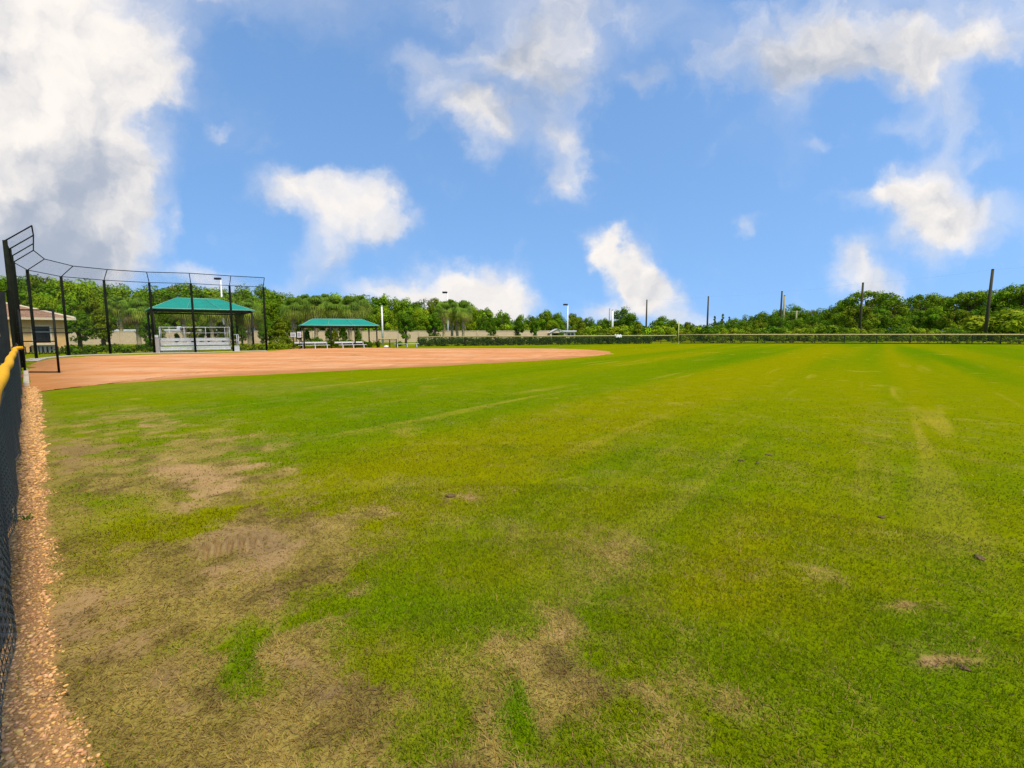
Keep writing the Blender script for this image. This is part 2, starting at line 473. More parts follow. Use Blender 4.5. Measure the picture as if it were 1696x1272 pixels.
def fields(x, y):
    r = np.hypot(x, y)
    wamp = np.clip(r * 0.03, 0.06, 0.6)
    wx = x + (fbm(x * 2.2, y * 2.2, 3, 3) - .5) * 4 * wamp
    wy = y + (fbm(x * 2.2 + 40, y * 2.2, 5, 3) - .5) * 4 * wamp
    near = 1 - sstep(9, 24, r)
    n1 = fbm(x * 3.2, y * 3.2, 21, 4); n2 = fbm(x * 0.8, y * 0.8, 31, 4); n3 = fbm(x * 9, y * 9, 41, 3)
    dead = bsum(DEAD, wx, wy)
    n4 = fbm(x * 1.6 + 9, y * 1.6, 45, 4)
    dead = dead + ((n1 - .5) * 1.7 + (n3 - .5) * 1.0 + (n4 - .55) * 1.1) * near * (0.30 + sstep(.1, .5, dead))
    off = x * FN.x + y * FN.y - OFF; s = x * FD.x + y * FD.y
    strip = (1 - sstep(GW, GW + .45, off + (n1 - .5) * .5)) * (1 - sstep(S1 - 2, S1 + 1, s))
    dead = np.clip(np.maximum(dead, strip * (.45 + n1 * .6)), 0, .93)
    bare = bsum(BARE, wx, wy)
    bare = sstep(.34, 1.0, bare + (n1 - .5) * 1.0 + (n3 - .5) * .8)
    bare = np.maximum(bare, tyre(x, y)[0] * .9)
    grey = np.clip(bsum(GREY, wx, wy), 0, 1)
    gravel = (1 - sstep(GW - .05, GW + .06, off + (n1 - .5) * .22 + (n3 - .5) * .1 - .12 * sstep(6, 16, s))) * (1 - sstep(S1 - .3, S1 + .3, s))
    gravel = np.where(off < -0.4, 0, gravel)
    t = x * MD[1] - y * MD[0]; q = x * MD[0] + y * MD[1]
    st = fbm(t * 0.30, q * 0.020, 51, 2); st2 = fbm(t * .8, q * 0.03, 57, 2)
    yl = .04 + bsum(YELL, wx, wy) + (st - .5) * 2.4 + (st2 - .5) * 1.5 + (n2 - .5) * .3 + .22 * sstep(14, 55, r) - .15 * sstep(2, 8, -x)
    lu = bsum(LUSH, wx, wy) + (.5 - st) * 1.9 + (.5 - st2) * 1.2 + (n2 - .5) * .5
    streak = sstep(.60, .80, fbm(t * 2.6, q * .16, 61, 3)) * sstep(.45, .62, fbm(t * .35 + 5, q * .12, 63, 3)) * (.25 + .5 * sstep(3, 9, r)) * (1 - sstep(24, 38, r))
    pt = sstep(.66, .80, fbm(x * 1.1, y * 1.1, 67, 4)) * sstep(.5, .65, fbm(x * .25, y * .25, 69, 3)) * .6
    c = mix(np.broadcast_to(C['mid'], (len(x), 3)), C['yell'], np.clip(yl, 0, 1))
    c = mix(c, C['lush'], np.clip(lu, 0, .9))
    c = mix(c, np.broadcast_to(C['pale'], c.shape), np.clip(np.maximum(streak, pt) * .6, 0, .45))
    c = mix(c, C['deep'], np.clip((fbm(x * 1.7, y * 1.7, 71, 4) - .5) * 1.2, 0, .5) * near)
    s0 = mix(np.broadcast_to(C['straw2'], (len(x), 3)), C['straw'], np.clip(n1 * 1.6 - .3, 0, 1))
    s0 = mix(s0, C['brown'], sstep(.5, .72, fbm(x * 4.1 + 3, y * 4.1, 81, 4)) * .7)
    so = mix(np.broadcast_to(C['soil'], (len(x), 3)), C['grey'], grey)
    return dict(grass=c, straw=s0, soil=so, dead=dead, bare=bare, gravel=gravel, off=off, s=s, near=near, n1=n1, n3=n3)


def ground_color(f):
    c = mix(f['grass'], f['straw'], f['dead'] * .88)
    c = mix(c, f['soil'], f['bare'] * .9)
    return mix(c, np.broadcast_to(C['gravel'], c.shape), f['gravel'])


def tyre(x, y):
    d = np.array([TB.x - TA.x, TB.y - TA.y]); L = np.linalg.norm(d); d = d / L
    a = (x - TA.x) * d[0] + (y - TA.y) * d[1]; b = -(x - TA.x) * d[1] + (y - TA.y) * d[0]
    k = sstep(0, .25, a) * (1 - sstep(L - .3, L, a)) * (1 - sstep(.11, .16, np.abs(b)))
    return k, a, b


def ground_h(x, y, f):
    h = ((f['n1'] - .5) * .045 + (f['n3'] - .5) * .02) * f['near'] * (1 - sstep(4, 12, np.hypot(x, y)) * .7)
    h = h - f['bare'] * .012 * f['near']
    k, a, b = tyre(x, y)
    h = h * (1 - k * .6) + k * sstep(.15, .33, np.abs(((a + np.abs(b) * .3) / .085) % 1 - .5)) * .05
    return h


# ------------------------------------------------------------------ ground sheet
th = np.unique(np.concatenate([np.linspace(-180, -62, 40), np.linspace(-62, 62, 760), np.linspace(62, 180, 40)]))[:-1]
th = np.radians(th); NT = len(th)
rr = np.concatenate([np.geomspace(.2, 1.4, 22)[:-1], np.geomspace(1.4, 14, 430)[:-1], np.geomspace(14, 90, 150)[:-1], np.geomspace(90, 1600, 20)])
NR = len(rr)
TH, RR = np.meshgrid(th, rr)
gx = (np.sin(TH) * RR).ravel(); gy = (np.cos(TH) * RR).ravel()
f = fields(gx, gy)
gz = ground_h(gx, gy, f)
gc = ground_color(f)
verts = np.column_stack([gx, gy, gz]); verts = np.vstack([verts, [[0, 0, 0]]])
gc = np.vstack([gc, gc[:1]])
i, j = np.meshgrid(np.arange(NR - 1), np.arange(NT), indexing='ij')
a = (i * NT + j).ravel(); b = (i * NT + (j + 1) % NT).ravel()
faces = np.column_stack([a, a + NT, b + NT, b])
ground = raw_mesh('grass_field', verts, faces, M['turf'], gc, smooth=True)
tag(ground, 'worn ball field turf, green with yellow mowing streaks and dead brown patches', 'lawn', kind='structure')


def gz_at(x, y):
    x = np.atleast_1d(np.asarray(x, float)); y = np.atleast_1d(np.asarray(y, float))
    return ground_h(x, y, fields(x, y))


# ------------------------------------------------------------------ infield clay
def clay():
    near = [(34, 655), (60, 646), (130, 639), (230, 632.5), (330, 626), (500, 617.5), (650, 610.5), (760, 605), (870, 599), (950, 593.5), (1000, 588.5), (1016, 585.5)]
    far = [(1018, 583), (1000, 580.2), (960, 578.3), (900, 577), (820, 576.6), (740, 576.8), (670, 577), (628, 575.6), (600, 575), (520, 574.8), (488, 577), (450, 581.5), (380, 584.5), (300, 586.5), (230, 588), (150, 590), (110, 592), (62, 596), (40, 606), (30, 622)]
    pts = [gnd(*p) for p in near + far]
    poly = np.array([(p.x, p.y) for p in pts])
    # smooth closed outline (Chaikin)
    for _ in range(2):
        nx = np.roll(poly, -1, 0)
        poly = np.stack([poly * .75 + nx * .25, poly * .25 + nx * .75], 1).reshape(-1, 2)
    n = len(poly)
    # dense resample + ragged edge
    out = []
    for k in range(n):
        p, q = poly[k], poly[(k + 1) % n]; m = max(1, int(np.linalg.norm(q - p) / .35))
        for t in range(m): out.append(p + (q - p) * t / m)
    poly = np.array(out)
    c = poly.mean(0)
    d = poly - c; L = np.linalg.norm(d, axis=1, keepdims=True)
    w = (fbm(poly[:, 0] * .9, poly[:, 1] * .9, 91, 4) - .5) * .7 + (fbm(poly[:, 0] * 4, poly[:, 1] * 4, 93, 3) - .5) * .35
    poly = poly + d / L * w[:, None]
    rings = np.concatenate([np.linspace(0.02, .96, 60), [0.975, 0.99, 1.0]])
    V = []; 
    for t in rings: V.append(c + (poly - c) * t)
    V = np.concatenate(V); m = len(poly)
    x, y = V[:, 0], V[:, 1]
    edge = np.repeat(sstep(.965, 1.0, rings), m)
    z = .012 + (fbm(x * .5, y * .5, 95, 3) - .5) * .02 - edge * .016
    n1 = fbm(x * .22 + y * .08, y * .9, 97, 4); n2 = fbm(x * 1.5, y * 1.5, 99, 4)
    base = mix(np.broadcast_to(np.array((.50, .200, .066)), (len(x), 3)), np.array((.56, .285, .135)), np.clip((n1 - .36) * 3.2, 0, 1))
    rk = fbm(x * 3 - y * 1.2, x * .25 + y * .6, 103, 3)
    base = base * (.86 + .28 * rk)[:, None]
    base = mix(base, np.array((.30, .13, .045)), np.clip((n2 - .62) * 2.2, 0, .6))
    rim = np.repeat(sstep(.80, .99, rings), m) * np.clip((y < 34) + .3 * (y >= 34), 0, 1)
    base = mix(base, np.array((.36, .155, .05)), np.clip(rim * (.6 + n2 * .8), 0, .9))
    k = np.arange(m); F = []
    for r0 in range(len(rings) - 1):
        a = r0 * m + k; b = r0 * m + (k + 1) % m
        F.append(np.column_stack([a, a + m, b + m, b]))
    o = raw_mesh('infield_clay', np.column_stack([V, z]), np.concatenate(F)[:, ::-1], M['clay'], base, smooth=True)
    tag(o, 'orange clay infield of the ball field', 'infield', kind='structure')
    return poly


CLAY = clay()


def in_poly(x, y, poly):
    ins = np.zeros(len(x), bool); n = len(poly)
    for k in range(n):
        x1, y1 = poly[k]; x2, y2 = poly[(k + 1) % n]
        if y1 == y2: continue
        cnd = ((y1 > y) != (y2 > y)) & (x < (x2 - x1) * (y - y1) / (y2 - y1) + x1)
        ins ^= cnd
    return ins


# ------------------------------------------------------------------ grass blades (stuff)
def blades():
    X = []; Y = []
    def ring(r0, r1, dens_fn, nmax):
        u = RNG.random(nmax)
        r = np.sqrt(r0 * r0 + u * (r1 * r1 - r0 * r0)); t = np.radians(RNG.uniform(-58, 56, nmax))
        return r * np.sin(t), r * np.cos(t)
    sect = np.radians(114)
    for r0, r1, dens in ((1.35, 2.2, 14000), (2.2, 3.0, 12000), (3, 4, 8500), (4, 5.5, 5000), (5.5, 7.5, 2100), (7.5, 10, 1000), (10, 13.5, 480), (13.5, 18, 220)):
        n = int(sect / 2 * (r1 * r1 - r0 * r0) * dens)
        x, y = ring(r0, r1, None, n); X.append(x); Y.append(y)
    x = np.concatenate(X); y = np.concatenate(Y)
    f = fields(x, y)
    p = (1 - sstep(6, 18, np.hypot(x, y)) * .93) * (1 - f['bare'] * .62) * (1 - tyre(x, y)[0] * .97) * (1 - f['gravel'] * .985) * (f['off'] > 0.0) * (1 - .25 * f['dead'])
    keep = RNG.random(len(x)) < p
    x = x[keep]; y = y[keep]; f = {k: (v[keep] if hasattr(v, '__len__') else v) for k, v in f.items()}
    n = len(x); r = np.hypot(x, y)
    z = ground_h(x, y, f)
    isdead = RNG.random(n) < np.clip(f['dead'] * .95 + .04, 0, 1)
    L = np.where(isdead, RNG.uniform(.02, .062, n), RNG.uniform(.015, .036, n)) * (1 - .35 * np.clip(r - 4, 0, 8) / 8)
    w = (RNG.uniform(.0013, .0029, n)) * np.clip(r / 3.2, 1, 4.5)
    a = RNG.uniform(0, 2 * np.pi, n)
    lean = np.where(isdead, RNG.uniform(1.05, 1.5, n), RNG.uniform(.15, 1.1, n))
    curl = RNG.uniform(-.5, .9, n)
    dx, dy = np.cos(a), np.sin(a)
    px, py = -np.sin(a) * w, np.cos(a) * w
    tw = RNG.uniform(-.8, .8, n)
    l1 = lean; l2 = np.clip(lean + curl * .6, 0.05, 1.62)
    m = np.column_stack([x + dx * np.sin(l1) * L * .5, y + dy * np.sin(l1) * L * .5, z + np.cos(l1) * L * .5])
    tpt = m + np.column_stack([dx * np.sin(l2) * L * .5 + px * tw * 6, dy * np.sin(l2) * L * .5 + py * tw * 6, np.cos(l2) * L * .5])
    bz = z - .004
    b0 = np.column_stack([x - px, y - py, bz]); b1 = np.column_stack([x + px, y + py, bz])
    q = np.column_stack([px, py, np.zeros(n)]) * .8
    V = np.stack([b0, b1, m - q, m + q, tpt], 1).reshape(-1, 3)
    k = np.arange(n) * 5
    T = np.concatenate([np.column_stack([k, k + 1, k + 3]), np.column_stack([k, k + 3, k + 2]), np.column_stack([k + 2, k + 3, k + 4])])
    g = f['grass'] * RNG.uniform(1.12, 1.62, (n, 1)) * np.column_stack([RNG.uniform(.85, 1.2, n), np.ones(n), RNG.uniform(.6, 3.5, n)])
    d = f['straw'] * RNG.uniform(.8, 1.8, (n, 1)) * np.column_stack([np.ones(n), RNG.uniform(.92, 1.05, n), RNG.uniform(.7, 1.3, n)])
    c = np.where(isdead[:, None], d, g)
    o = raw_mesh('grass_blades', V, T, M['blade'], np.repeat(c, 5, 0))
    tag(o, 'short green and straw-coloured grass blades in the foreground', 'grass', kind='stuff')
    print('blades', n)


blades()


def litter():
    V = []; F = []; cc = []
    for k in range(44):
        px, py = random.uniform(60, 1650), random.uniform(760, 1260)
        if k < 30: px = random.uniform(70, 760); py = random.uniform(820, 1265)
        g = gnd(px, py); h = gz_at(g.x, g.y)[0] + random.uniform(.008, .022)
        a = random.uniform(0, 6.28); L = random.uniform(.004, .011); w = L * random.uniform(.3, .6)
        u = Vector((math.cos(a), math.sin(a), random.uniform(-.3, .3))); v = Vector((-math.sin(a), math.cos(a), random.uniform(-.3, .3)))
        c = Vector((g.x, g.y, h)); n = len(V)
        V += [c - u * L, c - v * w + Vector((0, 0, .002)), c + u * L, c + v * w + Vector((0, 0, .002))]
        F.append((n, n + 1, n + 2, n + 3)); cc += [np.array((.55, .42, .2)) * random.uniform(.5, 1.2)] * 4
    o = raw_mesh('leaf_litter', np.array([tuple(v) for v in V]), np.array(F), M['blade'], np.array(cc))
    tag(o, 'pale dry leaf flakes scattered over the foreground lawn', 'litter', kind='stuff')


litter()


def ico(sub=1):
    import bmesh
    bm = bmesh.new(); bmesh.ops.create_icosphere(bm, subdivisions=sub, radius=1)
    v = np.array([p.co for p in bm.verts]); fa = np.array([[q.index for q in p.verts] for p in bm.faces]); bm.free()
    return v, fa


def gravel():
    iv, if_ = ico(1)
    n = 24000
    # more stones near the camera
    s = S1 * RNG.random(n * 3) ** 2.5 * .98 + .9
    off = RNG.random(n * 3) * (GW + .35) + .0
    x = FD.x * s + FN.x * (OFF + off); y = FD.y * s + FN.y * (OFF + off)
    f = fields(x, y)
    k = (f['gravel'] > RNG.random(3 * n) * .9 + .04) & (s < S1 - .2)
    x, y, s = x[k][:n], y[k][:n], s[k][:n]; n = len(x)
    f = fields(x, y); z = ground_h(x, y, f)
    size = np.clip(RNG.lognormal(-5.05, .42, n), .003, .017) * np.clip(s / 5, 1, 2.2)
    V = []; Cc = []
    for q in range(n):
        d = 1 + (RNG.random(len(iv)) - .5) * .28
        ax = np.array([RNG.uniform(.7, 1.5), RNG.uniform(.6, 1.0), RNG.uniform(.4, .75)]) * size[q]
        v = iv * d[:, None] * ax
        a = RNG.uniform(0, 6.28); ca, sa = math.cos(a), math.sin(a)
        v = np.column_stack([v[:, 0] * ca - v[:, 1] * sa, v[:, 0] * sa + v[:, 1] * ca, v[:, 2]])
        V.append(v + [x[q], y[q], z[q] + size[q] * .25])
        c = np.array((.52, .29, .115)) * RNG.uniform(.5, 1.4) * np.array([1, RNG.uniform(.9, 1.1), RNG.uniform(.7, 1.25)])
        Cc.append(np.broadcast_to(c, (len(iv), 3)))
    F = (if_[None] + (np.arange(n) * len(iv))[:, None, None]).reshape(-1, 3)
    o = raw_mesh('gravel', np.concatenate(V), F, M['stone'], np.concatenate(Cc), smooth=True)
    tag(o, 'strip of tan crushed stone along the foot of the near fence', 'gravel', kind='stuff')


gravel()


def clods():
    iv, if_ = ico(3)
    spots = [(1228, 763, .05, 'small dark dirt clod, leftmost of three in the mid lawn'),
             (1255, 768, .035, 'tiny dirt clod, lowest of three in the mid lawn'),
             (1273, 755, .055, 'flat dark dirt clod, rightmost of three in the mid lawn'),
             (746, 822, .06, 'torn grey turf clod by the pale scar left of centre'),
             (1622, 925, .05, 'dark clod in green grass near the right picture edge'),
             (1596, 1107, .035, 'dark soil lump in the bare gouge at lower right'),
             (1460, 856, .045, 'thin dark clod in the yellow grass right of centre')]
    for k, (px, py, sz, lab) in enumerate(spots):
        g = gnd(px, py); h = gz_at(g.x, g.y)[0]
        V = iv * (1 + (fbm(iv[:, 0] * 2.5 + k * 7, iv[:, 1] * 2.5 + iv[:, 2] * 3, 200 + k, 3)[:, None] - .5) * 1.1)
        V = V * np.array([1.5, 1.0, .4]) * sz * .6
        o = raw_mesh('dirt_clod', V, if_, M['clod'], smooth=True)
        o.location = (g.x, g.y, h + sz * .15); o.rotation_euler = (0, 0, k * 1.1)
        tag(o, lab, 'clod', 'dirt clods on the lawn')


clods()

# ------------------------------------------------------------------ near fence
def near_fence():
    t = thing('chain_link_fence', 'low black chain link fence with grey screen and yellow top cap at left edge', 'fence', fpt(0))
    def L(s, off=0, z=0):
        return fpt(s, off, z) - Vector(t.location)
    s0, H = -2.0, 1.22
    n = 60
    pts = []
    for k in range(n + 1):
        s = s0 + (S1 - .25 - s0) * k / n
        pts.append(L(s, .010 * math.sin(s * 1.7), H + .010 * math.sin(s * .9)))
    e = pts[-1]
    pts += [e + FD * .14 + FN * .05 + Vector((0, 0, .02)), e + FD * .18 + FN * .17 + Vector((0, 0, .03))]
    MB().tube(pts, [.062] * (n - 1) + [.066, .06, .056, .045], 12).build('top_cap', M['yellow_cap'], t, smooth=True)
    MB().tube([L(s0, 0, 1.16), L(S1, 0, 1.16)], .02, 8).build('top_rail', M['black_steel'], t, smooth=True)
    s = S1
    while s > s0:
        MB().tube([L(s, -.05, -.05), L(s, -.05, 1.18)], .03, 10).build('post', M['black_steel'], t, smooth=True)
        s -= 3.05
    # screen cloth with waves, lifted off the ground near the camera
    V = []; Fc = []; ns, nz = 360, 8
    for k in range(ns + 1):
        s = s0 + (S1 - s0) * k / ns
        zb = .03 + .20 * (1 - sstep(2.6, 4.2, s)) + .02 * math.sin(s * 2.3)
        for q in range(nz + 1):
            u = q / nz; z = zb + (1.15 - zb) * u
            wv = .022 * math.sin(s * 2.05 + u * 1.3) + .012 * math.sin(s * 5.3 + 2 * u)
            V.append(L(s, .03 - .018 + wv * (1 - u * .7), z))
    for k in range(ns):
        for q in range(nz):
            a = k * (nz + 1) + q; Fc.append((a, a + nz + 1, a + nz + 2, a + 1))
    raw_mesh('screen_cloth', np.array([tuple(v) for v in V]), np.array(Fc), M['screen'], smooth=True, parent=t)
    # woven wires as real zig-zag wires
    mb_v = []; mb_f = []
    cell = .057; nw = int((S1 - s0) / cell); nzz = int(1.14 / cell * 2)
    ang = [0, 2.094, 4.189]
    for w in range(nw):
        sb = s0 + w * cell; flip = w % 2
        b0 = len(mb_v)
        for q in range(nzz + 1):
            ss = sb + (cell * .52 if (q + flip) % 2 else -cell * .02)
            bow = .022 * math.sin(ss * 2.05) + .012 * math.sin(ss * 5.3)
            z = .015 + q * cell / 2
            c = L(ss, .035 + .004 * (1 if q % 2 else -1) + bow * (1 - z / 1.6), z)
            for a_ in ang:
                mb_v.append((c.x + FN.x * .0026 * math.cos(a_), c.y + FN.y * .0026 * math.cos(a_), c.z + .0026 * math.sin(a_)))
        for q in range(nzz):
            for k in range(3):
                a = b0 + q * 3 + k; b = b0 + q * 3 + (k + 1) % 3
                mb_f.append((a, b, b + 3, a + 3))
    raw_mesh('wire_mesh', np.array(mb_v), np.array(mb_f), M['wire'], parent=t)
    # weeds poking through
    # lower fence from the cap's end to the backstop
    t2 = thing('screened_fence', 'short grey screened fence between yellow cap and tall backstop', 'fence', fpt(S1 + .05))
    def L2(s, off=0, z=0): return fpt(s, off, z) - Vector(t2.location)
    sE = 30.0
    q = MB()
    prev = None
    for k in range(41):
        s = S1 + .05 + (sE - S1) * k / 40
        o = .02 * math.sin(s * 3)
        c = (L2(s, o, .05), L2(s, o * .4, 1.25))
        if prev: q.quad(prev[0], c[0], c[1], prev[1])
        prev = c
    q.build('screen_cloth', M['screen'], t2, smooth=True)
    MB().tube([L2(S1 + .05, -.03, 1.27), L2(sE, -.03, 1.27)], .022, 8).build('top_rail', M['black_steel'], t2)
    for s in (S1 + .1, S1 + 3, S1 + 6):
        MB().tube([L2(s, -.06, -.05), L2(s, -.06, 1.29)], .03, 8).build('post', M['black_steel'], t2)
    # kerb blocks at its foot
    s = S1 + .1
    labs = ['nearest pale concrete kerb block beside end of gravel', 'second pale concrete kerb block at foot of screened fence',
            'third pale concrete kerb block under the open gate', 'farthest pale concrete kerb block by the backstop corner']
    for k in range(4):
        ln = 2.1
        c = fpt(s + ln / 2, .16, .06)
        o = MB().box((0, 0, 0), (ln, .15, .13), math.atan2(FD.y, FD.x)).build('kerb_block', M['concrete'], bevel=.015)
        o.location = c
        tag(o, labs[k], 'kerb', 'kerb blocks along the fence')
        s += ln + .06


near_fence()


def weeds():
    for k, (s, z, lab) in enumerate(((S1 * .83, .12, 'tuft of green weed at fence foot near the kerb'), ((gnd(14, 868).dot(FD)), .2, 'small weed sprig poking out of the near fence foot'))):
        V = []; Fc = []; cc = []
        for q in range(26):
            a = random.uniform(0, 6.28); L = random.uniform(.05, .13)
            d = Vector((math.cos(a), math.sin(a), random.uniform(.3, 1.4))).normalized()
            p0 = Vector((random.gauss(0, .03), random.gauss(0, .03), 0)); sd = Vector((-d.y, d.x, 0)).normalized() * .008
            p1 = p0 + d * L * .6; p2 = p0 + d * L + Vector((0, 0, -.03))
            n = len(V); V += [p0 - sd * .5, p0 + sd * .5, p1 + sd, p1 - sd, p2]
            Fc += [(n, n + 1, n + 2), (n, n + 2, n + 3), (n + 3, n + 2, n + 4)]
            c = np.array((.10, .17, .02)) * random.uniform(.7, 1.4); cc += [c] * 5
        o = raw_mesh('weed', np.array([tuple(v) for v in V]), np.array(Fc), M['blade'], np.array(cc))
        o.location = fpt(s, .10, 0.0)
        tag(o, lab, 'weed', 'weeds at the fence foot')


weeds()

# ------------------------------------------------------------------ backstop
BH = 5.75
tops = [(8, 398), (15, 412), (18.5, 424), (21.5, 434), (45, 447), (101, 458), (172, 464), (247, 468), (316, 469.5), (380, 473), (436, 475.5)]


def backstop():
    base = []
    for k, (px, py) in enumerate(tops):
        d = ray(px, py); tt = (BH - CAMH) / d.z
        base.append(Vector((d.x * tt, d.y * tt, 0)))
    s_ = [7.0]
    t = thing('backstop', 'tall curved black backstop of posts, wire mesh and overhanging top arms', 'backstop', base[4])
    o = Vector(t.location)
    home = Vector((-24, 35, 0))
    tips = []
    for k, b in enumerate(base):
        r = .085
        MB().tube([b - o, b - o + Vector((0, 0, BH))], r, 12).build('post', M['dark_post'], t, smooth=True)
        a = base[max(k - 1, 0)]; c = base[min(k + 1, len(base) - 1)]
        tg = (c - a).normalized(); nn = Vector((tg.y, -tg.x, 0))
        if nn.dot(home - b) < 0: nn = -nn
        tip = b + nn * .9 + Vector((0, 0, BH + .75)); tips.append(tip)
        MB().tube([b - o + Vector((0, 0, BH - .02)), tip - o], .028, 8).build('overhang_arm', M['black_steel'], t, smooth=True)
    MB().tube([b - o + Vector((0, 0, BH)) for b in base], .024, 8).build('top_rail', M['black_steel'], t, smooth=True)
    MB().tube([p - o for p in tips], .028, 8).build('front_rail', M['black_steel'], t, smooth=True)
    MB().tube([b - o + Vector((0, 0, 2.0)) for b in base[3:]], .018, 6).build('mid_rail', M['black_steel'], t, smooth=True)
    mb = MB(); u = 0
    for k in range(len(base) - 1):
        a, b = base[k] - o, base[k + 1] - o; L = (b - a).length
        z0, z1 = .05, BH
        q = [a + Vector((0, 0, z0)), b + Vector((0, 0, z0)), b + Vector((0, 0, z1)), a + Vector((0, 0, z1))]
        mb.quad(*q, uv=[(u, z0), (u + L, z0), (u + L, z1), (u, z1)])
        u += L
    mb.build('wire_mesh', M['link_fine'], t)
    mb = MB(); u = 0
    for k in range(len(base) - 1):
        a, b = base[k] - o + Vector((0, 0, BH)), base[k + 1] - o + Vector((0, 0, BH))
        ta, tb = tips[k] - o, tips[k + 1] - o; L = (b - a).length
        mb.quad(a, b, tb, ta, uv=[(u, 0), (u + L, 0), (u + L, 1.17), (u, 1.17)]); u += L
    mb.build('overhang_mesh', M['link_fine'], t)
    return base


BASE = backstop()


def field_gate():
    Z = 20.4
    b = gnd(42, 618.5); 
    g = thing('field_gate', 'tall narrow black steel gate standing open beside the kerb', 'gate', (b.x, b.y, 0))
    w = gnd(97, 618.5).x - b.x; h = 2.68
    mb = MB()
    z0 = .06
    for x in (0, w): mb.tube([(x, 0, z0 - .02), (x, 0, h)], .042, 10)
    for z in (z0, h): mb.tube([(-.03, 0, z), (w + .03, 0, z)], .026, 10)
    mb.build('frame', M['black_steel'], g, smooth=True)
    MB().tube([(0, 0, 1.36), (w, 0, 1.36)], .024, 8).build('cross_rail', M['black_steel'], g)
    MB().tube([(-.12, 0, 1.72), (w + .55, .1, 1.72)], .018, 8).build('latch_bar', M['black_steel'], g)
    MB().quad((0, 0, z0), (w, 0, z0), (w, 0, h), (0, 0, h), uv=[(0, 0), (w, 0), (w, h), (0, h)]).build('wire_mesh', M['link_fine'], g)
    for z in (.45, 2.2):
        MB().box((-.07, 0, z), (.12, .05, .07)).build('hinge', M['black_steel'], g)


field_gate()


def side_screen():
    a, b = Vector((xat(15, 17.3), 17.3, 0)), Vector((xat(-90, 18.2), 18.2, 0))
    t = thing('windscreen_fence', 'tall fence hung with black windscreen at far left picture edge', 'fence', a)
    d = b - a; H = zat(481, 17.3)
    mb = MB(); n = 24; prev = None
    for k in range(n + 1):
        p = d * (k / n) + Vector((0, .05 * math.sin(k * 1.4), 0))
        c = (p + Vector((0, 0, .1)), p + Vector((0, .03 * math.sin(k * 2.2), H)))
        if prev and k % 9 != 4: mb.quad(prev[0], c[0], c[1], prev[1])
        elif prev:
            for z0, z1 in ((.1, .5), (.56, 1.55), (1.66, 2.3), (2.36, H)):
                mb.quad(prev[0].lerp(prev[1], z0 / H), c[0].lerp(c[1], z0 / H), c[0].lerp(c[1], z1 / H), prev[0].lerp(prev[1], z1 / H))
        prev = c
    mb.build('windscreen', M['black_screen'], t)
    for k in (0, .5, 1):
        MB().tube([d * k + Vector((0, .12, -.05)), d * k + Vector((0, .12, H + .05))], .045, 8).build('post', M['dark_post'], t)
    MB().tube([Vector((0, .12, H)), d + Vector((0, .12, H))], .025, 8).build('top_rail', M['dark_post'], t)


side_screen()

# concrete apron at the backstop's foot
def apron():
    mb = MB(); w = .55
    b = BASE[3:]
    L = []
    for k, p in enumerate(b):
        a = b[max(k - 1, 0)]; c = b[min(k + 1, len(b) - 1)]
        tg = (c - a).normalized(); nn = Vector((tg.y, -tg.x, 0))
        if nn.dot(Vector((-24, 35, 0)) - p) < 0: nn = -nn
        L.append((p - nn * .35, p + nn * w))
    for k in range(len(L) - 1):
        z = Vector((0, 0, .035))
        mb.quad(L[k][0] + z, L[k][1] + z, L[k + 1][1] + z, L[k + 1][0] + z)
        mb.quad(L[k][1] - z, L[k + 1][1] - z, L[k + 1][1] + z, L[k][1] + z)
    o = mb.build('concrete_apron', M['concrete'])
    tag(o, 'pale concrete strip at the foot of the backstop', 'pavement', kind='structure')


apron()


